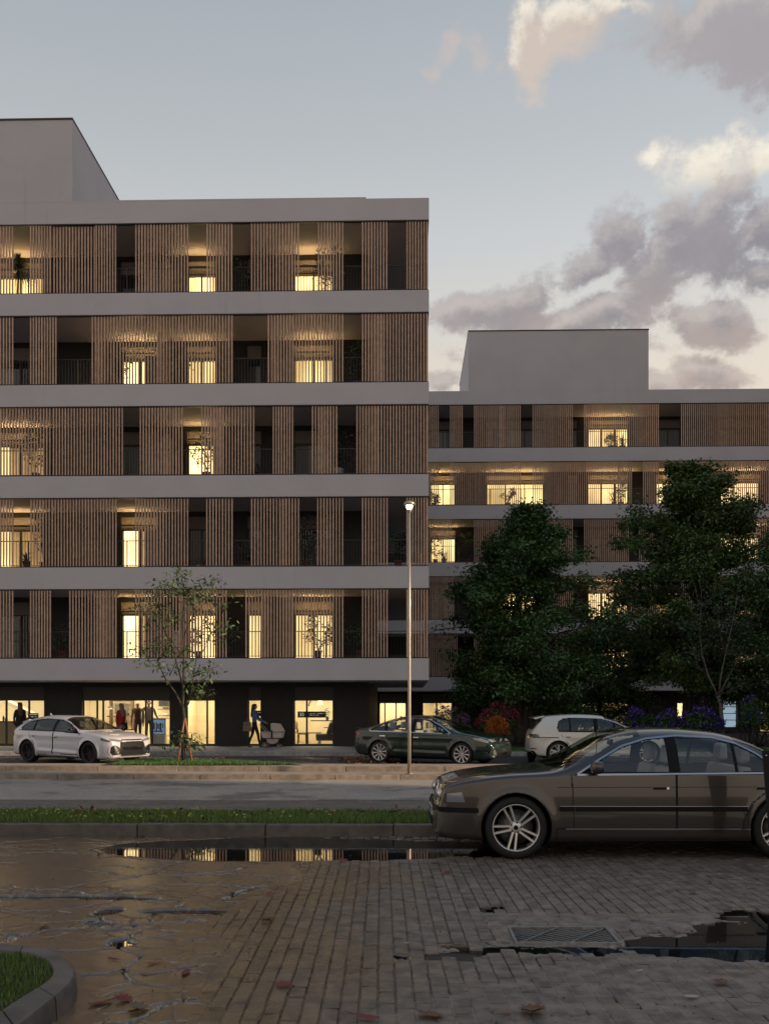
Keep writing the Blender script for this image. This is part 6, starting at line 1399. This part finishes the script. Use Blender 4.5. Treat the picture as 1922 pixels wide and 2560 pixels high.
# bags
def tote(loc, rz, w_, h, dp, mat, label, strap, name='shoulder_bag'):
    r_ = empty(name, loc, rz, label, 'bag'); MB().prism([(-w_ / 2, 0), (w_ / 2, 0), (w_ * .42, h), (-w_ * .42, h)], -dp / 2, dp / 2).build('bag_body', mat, r_, bevel=.03); MB().tube([Vector((-w_ * .35, 0, h * .95)), Vector((-.02, strap[1] * .5, strap[0] * .65)), Vector((.02, strap[1], strap[0])), Vector((w_ * .3, strap[1] * .4, strap[0] * .6)), Vector((w_ * .38, 0, h * .95))], .009, 6).build('strap', mat, r_)
    MB().box(-w_ * .36, w_ * .36, -dp / 2 - .004, -dp / 2, h * .72, h * .75).build('seam', BLKC, r_); return r_
LEA = pm('tan_leather', (.17, .105, .07), .55)
tote((X_(617, YP) + .05, YP - .22, .76), .05, .34, .36, .13, LEA, 'taupe tote bag hanging from the shoulder of the woman with the stroller', (.62, .08))
tote((X_(66, YP) + .02, YP - .02, .93), .4, .30, .28, .13, BLKC, 'black bag on the shoulder of the woman in the black jacket', (.52, .05))
tote((X_(309, 36.7) + .06, 36.6, .80), .4, .26, .30, .12, BLKC, 'black bag hanging at the side of the woman in the red coat', (.58, .05))
# ---- stroller
STF = pm('stroller_fabric', (.55, .48, .43), .9, nscale=30, namt=.08); ALU = pm('aluminium', (.45, .43, .41), .3, metal=.8)
SX = lambda px: (px - 655) / 65.9
sr = empty('stroller', (X_(655, YP), YP, .15), -.06, 'grey-beige stroller with a folding hood and spoked wheels, pushed along the pavement', 'stroller')
MB().prism([(0, .57), (.83, .555), (.80, .36), (.06, .35)], -.2, .2).build('bassinet', STF, sr, bevel=.035)
MB().prism([(-.01, .575), (.84, .56), (.84, .585), (-.01, .60)], -.21, .21).build('rim', STF, sr, bevel=.008)
hd_ = MB(); n = 10; rows = []
for (x, z, w_) in ((.36, .92, .17), (.52, .93, .19), (.68, .90, .20), (.78, .76, .205), (.86, .59, .205)): rows.append((x, z, w_))
ho = MB().prism([(.38, .59), (.36, .90), (.40, .93), (.66, .905), (.71, .88), (.86, .60)], -.2, .2).build('hood', STF, sr, bevel=.03)
MB().prism([(.2 + .22 * (1 - math.cos(t)) , .33 - .20 * math.sin(t)) for t in np.linspace(0, PI, 10)], -.15, .15).build('basket', STF, sr, bevel=.01)
fr = MB()
for y in (-.22, .22):
    fr.tube([(-.07, y, .86), (.02, y, .80), (.43, y, .33), (.62, y, .12)], .012, 8); fr.tube([(.14, y, .12), (.40, y, .36)], .011, 8)
fr.tube([(-.07, -.22, .86), (-.07, .22, .86)], .014, 8); fr.build('frame', ALU, sr)
jt = MB()
for y in (-.235, .235): jt.lathe([(.001, -.02), (.035, -.015), (.035, .015), (.001, .02)], 12, (.43, y, .36), 'y'); jt.box(.40, .45, y - .012, y + .012, .38, .66)
jt.build('hinge', BLKC, sr)
for (x, r_, y) in ((.15, .115, -.25), (.15, .115, .25), (.68, .07, -.2), (.68, .07, .2)):
    t_ = MB().lathe([(r_ * .78, -.018), (r_ * .95, -.02), (r_, -.01), (r_, .01), (r_ * .95, .02), (r_ * .78, .018)], 22, axis='y').build('wheel', TYRE, sr); t_.location = (x, y, r_)
    q = MB(); q.lathe([(r_ * .80, -.012), (r_ * .70, -.012), (r_ * .70, .012), (r_ * .8, .012)], 20, axis='y'); q.lathe([(.001, -.02), (r_ * .18, -.018), (r_ * .18, .018), (.001, .02)], 10, axis='y')
    for k in range(5): a = k * 2 * PI / 5; q.bar((r_ * .1 * math.cos(a), 0, r_ * .1 * math.sin(a)), (r_ * .74 * math.cos(a), 0, r_ * .74 * math.sin(a)), .014, .012)
    q.build('rim', ALU, t_)
# ================================================================== things in the shops
WD = pm('oak', (.16, .085, .04), .5, nscale=6, namt=.15); CRM = pm('cream_fabric', (.42, .34, .22), .9); GRY = pm('grey_fabric', (.10, .10, .095), .9); BLK = pm('matt_black', (.015, .014, .013), .6)
def chair(px, Y, rz, label, mat=CRM, lg=WD):
    c = empty('chair', (X_(px, Y), Y, .20), rz, label, 'chair'); MB().box(-.22, .22, -.22, .22, .38, .46).build('seat', mat, c, bevel=.02)
    for x in (-.2, .2):
        for y in (-.2, .2): MB().tube([(x, y, 0), (x * .95, y * .95, .40)], .016, 6).build('leg', lg, c)
    MB().lathe([(.001, -.02), (.17, -.018), (.19, 0), (.17, .018), (.001, .02)], 20, (-.25, 0, .75), 'x').build('backrest', mat, c)
    for y in (-.15, .15): MB().tube([(-.2, y, .4), (-.26, y * .9, .72)], .014, 6).build('back_post', lg, c)
    return c
chair(757, 38.7, .2, 'round-backed cream chair in the shop window with the number plaque')
chair(748, 40.3, .9, 'second round-backed chair, deeper in the shop with the number plaque', CRM)
tb_ = empty('side_table', (X_(784, 38.9), 38.9, .20), 0, 'small cream table with thin legs beside the round-backed chair', 'table'); bx('top', CRM, tb_, -.32, .30, -.25, .25, .42, .47)
for x in (-.3, .28):
    for y in (-.22, .22): MB().tube([(x, y, 0), (x, y, .42)], .012, 6).build('leg', WD, tb_)
ac = empty('armchair', (X_(818, 38.6), 38.6, .20), 0, 'grey armchair half hidden by the shop wall', 'armchair'); MB().prism([(-.42, .14), (.5, .14), (.55, .42), (-.45, .42)], -.35, .35).build('seat', GRY, ac, bevel=.05); MB().prism([(-.02, .42), (.2, .42), (.45, .88), (.12, .88)], -.35, .35).build('backrest', GRY, ac, bevel=.05)
for x in (-.35, .4):
    for y in (-.28, .28): MB().tube([(x, y, 0), (x * .9, y * .9, .15)], .018, 6).build('leg', BLK, ac)
sh_ = empty('wall_shelf', (X_(822, 40), 40, 1.10), 0, 'dark wall shelf in the shop with the number plaque', 'shelf'); bx('board', BLK, sh_, -.75, .6, -.15, .15, 0, .04); bx('board', BLK, sh_, -.2, .6, -.15, .15, -.28, -.25); bx('bracket', BLK, sh_, .1, .14, -.15, .15, -.25, 0)
vz = empty('vase', (X_(818, 40), 40, 1.14), 0, 'small vase with leafy twigs on the dark wall shelf', 'vase'); MB().lathe([(.001, 0), (.05, 0), (.07, .08), (.03, .16), (.035, .18)], 14).build('vase_body', BLK, vz)
V, F = leaves(np.random.default_rng(3).normal(0, .09, (60, 3)) + np.array([0, 0, .34]), .10, .04, 4); obj('twigs', npmesh('twigs', V, F), vz, LP)
LG = empty('pendant_lamp', (X_(800, 39.2), 39.2, 2.5), 0, 'white cone pendant lamp above the grey armchair', 'pendant lamp'); MB().lathe([(.02, -.42), (.05, -.44), (.13, -.72), (.12, -.72)], 20).build('lamp_shade', pm('lit_shade', (.9, .8, .6), .6, emit=(1, .75, .4), est=1.2), LG); MB().tube([(0, 0, 0), (0, 0, -.43)], .005, 5).build('cord', BLK, LG)
ar = MB(); ar.add([tuple(p) for q in [[(X_(838, 39.5) - 1.1 * math.cos(t), y, 1.72 + .62 * math.sin(t)) for y in (39.2, 39.9)] for t in np.linspace(0, PI / 2, 12)] for p in q], [(2 * i, 2 * i + 1, 2 * i + 3, 2 * i + 2) for i in range(11)]).build('arch_panel', SHB, None); a_ = bpy.data.objects['arch_panel']; tag(a_, 'curved grey arch panel at the shop ceiling over the armchair', 'arch')
# number plaque on the glass
TXT = pm('plaque_letter', (.62, .58, .50), .6, emit=(1, .9, .7), est=.25)
def plaque(px0, px1, z0, z1, label, parts):
    Y = 37.70; x0, x1 = X_(px0, Y), X_(px1, Y); p = empty('shop_sign', (x0, Y, z0), 0, label, 'sign'); bx('board', BLK, p, 0, x1 - x0, .0, .02, 0, z1 - z0); parts(p, x1 - x0, z1 - z0); return p
def scribble(p, x, z, n, hgt, seed):
    rg = random.Random(seed); m_ = MB(); xx = x
    for i in range(n):
        w_ = rg.uniform(.012, .03)
        if rg.random() < .14: xx += .03; continue
        m_.box(xx, xx + .008, -.004, -.001, z, z + hgt * rg.uniform(.7, 1)); m_.box(xx + .008, xx + w_, -.004, -.001, z + hgt * rg.choice((0, .45, .8)), z + hgt * rg.choice((0, .45, .8)) + .009); xx += w_ + .007
    sf(m_.build('lettering', TXT, p))
def text(p, s_, x, z, size, mat, y=-.002):
    cu = bpy.data.curves.new('digits', 'FONT'); cu.body = s_; cu.size = size; cu.extrude = .001; o = bpy.data.objects.new('digits', cu); COL.objects.link(o); dg = bpy.context.evaluated_depsgraph_get(); me = bpy.data.meshes.new_from_object(o.evaluated_get(dg)); bpy.data.objects.remove(o)
    q = obj('digits', me, p, mat, (x, y, z)); q.rotation_euler = (PI / 2, 0, 0); return q
def p30(p, w_, h): text(p, '30', .055, .055, .20, TXT); scribble(p, .44, .145, 24, .03, 3); scribble(p, .44, .085, 16, .025, 4)
plaque(744, 815, 1.275, 1.515, 'dark sign on the shop glass with the number 30 in pale figures', p30)
plaque(637, 652, 1.33, 1.55, 'dark sign on the narrow shop window behind the woman with the stroller', lambda p, w_, h: scribble(p, .03, .13, 7, .03, 6))
def pl2(p, w_, h): scribble(p, .05, .17, 12, .04, 8); scribble(p, .1, .09, 7, .035, 9)
plaque(71, 96, 1.20, 1.44, 'dark sign in the end shop window beside the black-jacketed woman', pl2)
# display and shelves in the wide shop
dsp = empty('display_screen', (X_(397, 38.0), 38.0, .20), 0, 'blue display with dark silhouettes in a black frame beside the two men', 'display'); bx('screen', pm('blue_screen', (.12, .22, .42), .4, emit=(.25, .4, .65), est=.35), dsp, -.26, .24, -.012, 0, .42, .98); bx('frame', BLK, dsp, -.29, .27, .001, .04, .39, 1.02); bx('shelf_top', WD, dsp, -.31, .36, -.05, .2, 1.03, 1.06); bx('stand', WHT, dsp, -.26, .24, 0, .3, 0, .385)
for i, (x, z, w_, h) in enumerate(((-.19, .60, .07, .26), (-.09, .55, .05, .33), (-.02, .62, .06, .2), (.07, .56, .08, .30), (.17, .66, .04, .18), (-.2, .5, .36, .05))): bx('silhouette', BLK, dsp, x - w_ / 2 + (.18 if w_ > .3 else 0), x + w_ / 2 + (.18 if w_ > .3 else 0), -.016, -.0125, z, z + h)
bk = empty('bookcase', (X_(302, 41), 41, .2), 0, 'oak frame with a picture and boxes at the back of the wide shop', 'bookcase')
for (a, b, c, d_) in ((-.45, .55, 1.72, 1.78), (-.45, -.39, .5, 1.72), (.49, .55, .5, 1.72), (-.55, .60, 1.06, 1.12), (-.45, .55, .5, .55)): bx('board', WD, bk, a, b, -.15, .15, c, d_)
bx('picture', GRY, bk, -.25, .3, -.02, 0, 1.2, 1.6); bx('box', CRM, bk, -.3, -.05, -.1, .1, .56, .82); bx('box', BLK, bk, .1, .35, -.1, .1, 1.12, 1.22)
for (px, z, w_, nm) in ((412, 1.58, .55, 'upper dark shelf with a small model beside the framed picture'), (413, 1.30, .55, 'lower dark shelf with a pale model beside the framed picture'), (275, 1.60, .22, 'short white shelf high in the wide shop')):
    s_ = empty('wall_shelf', (X_(px, 40.6), 40.6, z), 0, nm, 'shelf'); bx('board', WD if px > 300 else WHT, s_, -w_ / 2, w_ / 2, -.12, .12, 0, .035); bx('model', WHT if z < 1.5 else GRY, s_, -.08, .14, -.06, .06, .035, .12, .02)
pc = empty('picture', (X_(414, 40.9), 40.9, 1.72), 0, 'dark grey framed picture above the shelves in the wide shop', 'picture'); bx('frame', BLK, pc, -.3, .3, 0, .03, 0, .42); bx('canvas', pm('picture_grey', (.06, .065, .06), .8, nscale=4, namt=.4), pc, -.27, .27, -.01, -.001, .03, .39)
st_w = pm('pale_wall', (.62, .55, .42), .8)
cb_ = empty('counter', (X_(45, 38.6), 38.6, .2), 0, 'cream shop counter with small dark goods in the end shop', 'counter'); bx('top', WD, cb_, -2.2, .6, -.3, .3, .88, .92); bx('front', CRM, cb_, -2.15, .55, -.25, .25, 0, .88)
for i, (x, h) in enumerate(((-.55, .22), (-.45, .18), (.1, .30), (.16, .2), (-1.2, .25), (.42, .16))): MB().lathe([(.001, 0), (.035, 0), (.045, h * .5), (.02, h)], 10, (x, -.1, .92)).build('bottle', BLK, cb_)
stp = MB().prism([(-.9, 2.30), (.8, 1.45), (.8, 1.30), (-.9, 2.12)], 0, .5).build('stair_underside', st_w, None, (X_(30, 39.4), 39.4, 0)); tag(stp, 'pale sloping stair underside inside the end shop', 'staircase')
# blue cabinet window glow at the ground floor of the farther block
bw = empty('vending_case', (X_(1823, 58.6), 58.6, .2), 0, 'blue-white lit glass case by the farther block entrance', 'display case'); bx('case', BLK, bw, -.42, .42, 0, .3, 0, 2.0); bx('lit_front', pm('cool_light', (.4, .6, .8), .4, emit=(.45, .62, .75), est=.45), bw, -.38, .38, -.012, -.001, .3, 1.9)
for z in (.7, 1.1, 1.5): bx('shelf', BLK, bw, -.38, .38, -.05, -.013, z, z + .04)
# ================================================================== fallen leaves
def dryleaf(seed, lobed=False):
    r = random.Random(seed); n = 9; b = MB(); out = []
    for i in range(n * 2):
        t = 2 * PI * i / (n * 2); w_ = 1 if not lobed else (1.12 if i % 2 == 0 else .8); out.append((math.cos(t) * .055 * w_ * (1 if not lobed else r.uniform(.85, 1.1)), math.sin(t) * (.022 if not lobed else .045) * w_))
    cu = r.uniform(.3, .8); vs = [(0, 0, .004)]; 
    for x, y in out: vs.append((x * .5, y * .5, .004 + cu * (x * x * 1.5 + abs(y) * .12)))
    for x, y in out: vs.append((x, y, .003 + cu * (x * x * 5 + abs(y) * .38 + r.uniform(0, .006))))
    N_ = n * 2; fs = [(0, 1 + i, 1 + (i + 1) % N_) for i in range(N_)] + [(1 + i, 1 + N_ + i, 1 + N_ + (i + 1) % N_, 1 + (i + 1) % N_) for i in range(N_)]
    b.add(vs, fs, True); b.tube([(-.05, 0, .01), (-.075, .004, .014), (-.095, .012, .012)], [.0018, .0015, .001], 4); return b
LFM = [pm('leaf_red', (.24, .03, .022), .5, nscale=60, namt=.25), pm('leaf_brown', (.20, .085, .035), .6, nscale=60, namt=.25), pm('leaf_tan', (.20, .13, .07), .6, nscale=60, namt=.25), pm('leaf_orange', (.26, .085, .02), .5, nscale=60, namt=.2), pm('leaf_pale', (.38, .36, .32), .6)]
lv = [ (252, 2512, 0, 1.25, 'n', 'long dark red fallen leaf next to the curled red one'), (308, 2503, 0, 1.05, 'l', 'curled red fallen leaf between the long red and the tan leaf'), (344, 2525, 2, 1.1, 'l', 'tan crumpled fallen leaf touching the curled red one'),
 (113, 2320, 3, 1.0, 'n', 'orange-brown curled leaf on the wet crack line near the rounded kerb'), (282, 2402, 0, .7, 'n', 'small dark red leaf just beyond the rounded kerb tip'), (380, 2413, 0, .75, 'n', 'dark red leaf on the cracked ground right of the small puddle'), (312, 2427, 1, .55, 'n', 'short brown leaf between the two dark red ones near the kerb tip'), (361, 2439, 3, .5, 'n', 'small orange leaf sliver near the rounded kerb'), (465, 2437, 0, 1.0, 'n', 'dark red leaf lying at the edge of the block paving'), (435, 2423, 3, .45, 'n', 'tiny orange leaf left of the paving edge'),
 (708, 2468, 0, .95, 'l', 'dark red leaf lying alone on the block paving'), (668, 2305, 1, 1.0, 'l', 'crumpled brown leaf cluster on the blocks beyond the crack'), (705, 2218, 1, .9, 'n', 'curled brown leaf near the big puddle edge'), (582, 2235, 0, .9, 'n', 'dark red leaf on the long wet crack'), (673, 2237, 0, .7, 'n', 'small dark leaf right of the long wet crack'), (858, 2152, 0, .9, 'l', 'red leaf at the rim of the big puddle'), (803, 2240, 0, .5, 'n', 'tiny dark leaf on the blocks, centre of the paving'),
 (914, 2551, 0, 1.2, 'n', 'long red leaf at the very front of the block paving'), (1075, 2543, 1, 1.15, 'l', 'brown lobed leaf at the front, left of the worn patch'), (1332, 2535, 1, 1.4, 'l', 'largest brown lobed leaf, in front of the worn asphalt'), (1112, 2421, 3, .45, 'n', 'small orange leaf in front of the long puddle'), (1733, 2236, 3, .8, 'n', 'orange-brown leaf behind the drain grate on the saloon side'), (1775, 2209, 0, .6, 'n', 'small red leaf nearest the saloon rear door'), (1117, 2184, 0, .6, 'l', 'small dark red leaf in front of the saloon wheel'), (1083, 2159, 0, .7, 'l', 'dark red leaf just in front of the puddle end'),
 (1802, 2461, 1, .75, 'l', 'dark brown leaf on the worn asphalt before the puddle'), (1727, 2497, 4, .7, 'n', 'pale leaf on the worn asphalt at the front'), (1017, 2362, 4, .4, 'n', 'tiny white petal beside the dark small puddle'), (1598, 2431, 4, .4, 'n', 'tiny pale leaf beyond the worn asphalt joint'), (1270, 2538, 3, .45, 'n', 'small orange leaf beside the largest brown one'), (1790, 2125, 1, .9, 'l', 'brown leaf in the shade under the saloon'), (1655, 2120, 3, .7, 'n', 'orange leaf below the saloon sill')]
def ground_z(x, y):
    X = np.array([[x]]); Y_ = np.array([[y]]); c = cover(X, Y_); h = hollow(X, Y_); return float(max((.004 * (1 - c) + skin(X, Y_) * c - h * .05)[0, 0], WL))
for i, (px, py, m_, s_, kind, lab) in enumerate(lv):
    p = gr(px, py); b = dryleaf(i * 7 + 1, kind == 'l'); o = b.build('fallen_leaf', LFM[m_]); o.location = (p.x, p.y, ground_z(p.x, p.y) + .004); o.scale = (s_ * 1.15,) * 3; o.rotation_euler = (random.Random(i).uniform(-.2, .2), random.Random(i + 9).uniform(-.15, .15), random.Random(i + 5).uniform(0, 6.28)); tag(o, lab, 'fallen leaf', 'leaves on the wet paving')
def litter(name, n, xa, xb, ya, yb, z, size, mat, label, seed, dens=None):
    r = np.random.default_rng(seed); P_ = np.stack([r.uniform(xa, xb, n), r.uniform(ya, yb, n), np.full(n, z)], 1)
    if dens is not None: P_ = P_[dens(P_[:, 0], P_[:, 1], r)]
    V, F = leaves(P_, size, size * .6, seed, droop=-.15); return tag(sf(obj(name, npmesh(name, V, F), None, mat)), label, 'leaves')
LLT = pm('leaf_litter', (.28, .12, .04), .6, island=.5)
litter('leaf_litter', 2600, -7, 1.5, 25.5, 32.9, .012, .11, LLT, 'orange leaf litter scattered over the dark street before the pavement', 5, lambda x, y, r: fbm(x * .8, y * .8, 4) + np.exp(-((x + 1.2) / 1.6)**2 - ((y - 30.5) / 2.2)**2) * .35 > .62)
litter('leaf_litter', 330, -7, 6, 12.7, 14.2, .17, .085, pm('leaf_litter_red', (.16, .04, .02), .6, island=.5), 'red-brown leaves scattered over the grass strip', 6, lambda x, y, r: (fbm(x * 1.2, y * 2, 14) > .5))
litter('leaf_litter', 700, -6, 6, 4.9, 12.3, .004, .022, pm('leaf_crumb', (.13, .06, .035), .7, island=.5), 'tiny leaf crumbs over the wet paving', 7)
litter('yellow_sprig', 500, -6.5, -1, 12.8, 14.1, .19, .05, pm('sprig_yellow', (.35, .33, .05), .6, island=.3), 'yellow sprigs over the grass strip', 8, lambda x, y, r: fbm(x * 1.5, y * 2, 24) > .52)
# dark object of unknown kind cut by the picture edge, built as a tapered board
pe = at(1908, 1877, 9.7); q = MB(); zt = pe.z
q.add([(0, 0, zt), (.24, 0, zt), (.24, .05, zt), (0, .05, zt), (.10, 0, 0), (.2, 0, 0), (.2, .05, 0), (.10, .05, 0)], [(3, 2, 1, 0), (4, 5, 6, 7), (0, 1, 5, 4), (1, 2, 6, 5), (2, 3, 7, 6), (3, 0, 4, 7)])
sn = empty('notice_board', (pe.x, pe.y, 0), 0, 'black tapered standing board beside the saloon, cut by the picture edge', 'standing board'); q.build('board', BLKC, sn, bevel=.006); MB().lathe([(.001, -.004), (.008, -.002), (.009, 0)], 10, (.03, 0, zt - .05), 'y').build('rivet', CHR, sn)
# unseen house-shaped blocks, added only to shade the facades and the paving
def shade_house(x0, x1, y0, y1, h, label):
    hb = empty('shade_block', (x0, y0, 0), 0, label, 'shade blocker'); 
    bx('wall', PL, hb, 0, x1 - x0, 0, y1 - y0, -.05, h); bx('roof', PLC, hb, -.2, x1 - x0 + .2, -.2, y1 - y0 + .2, h, h + .25)
    for k in range(int(h // 3.3)):
        y = 1.2
        while y < y1 - y0 - 2:
            wn = MB().box(-.03, .02, y, y + 1.3, 1 + 3.3 * k, 2.6 + 3.3 * k).build('window', pm_dark, hb); y += 2.9
    return hb
shade_house(44, 60, -26, 3.2, 24, 'unseen house-shaped block added to shade the paving')
shade_house(44, 60, 16.8, 66, 56, 'tall unseen house-shaped block added to shade the facades')
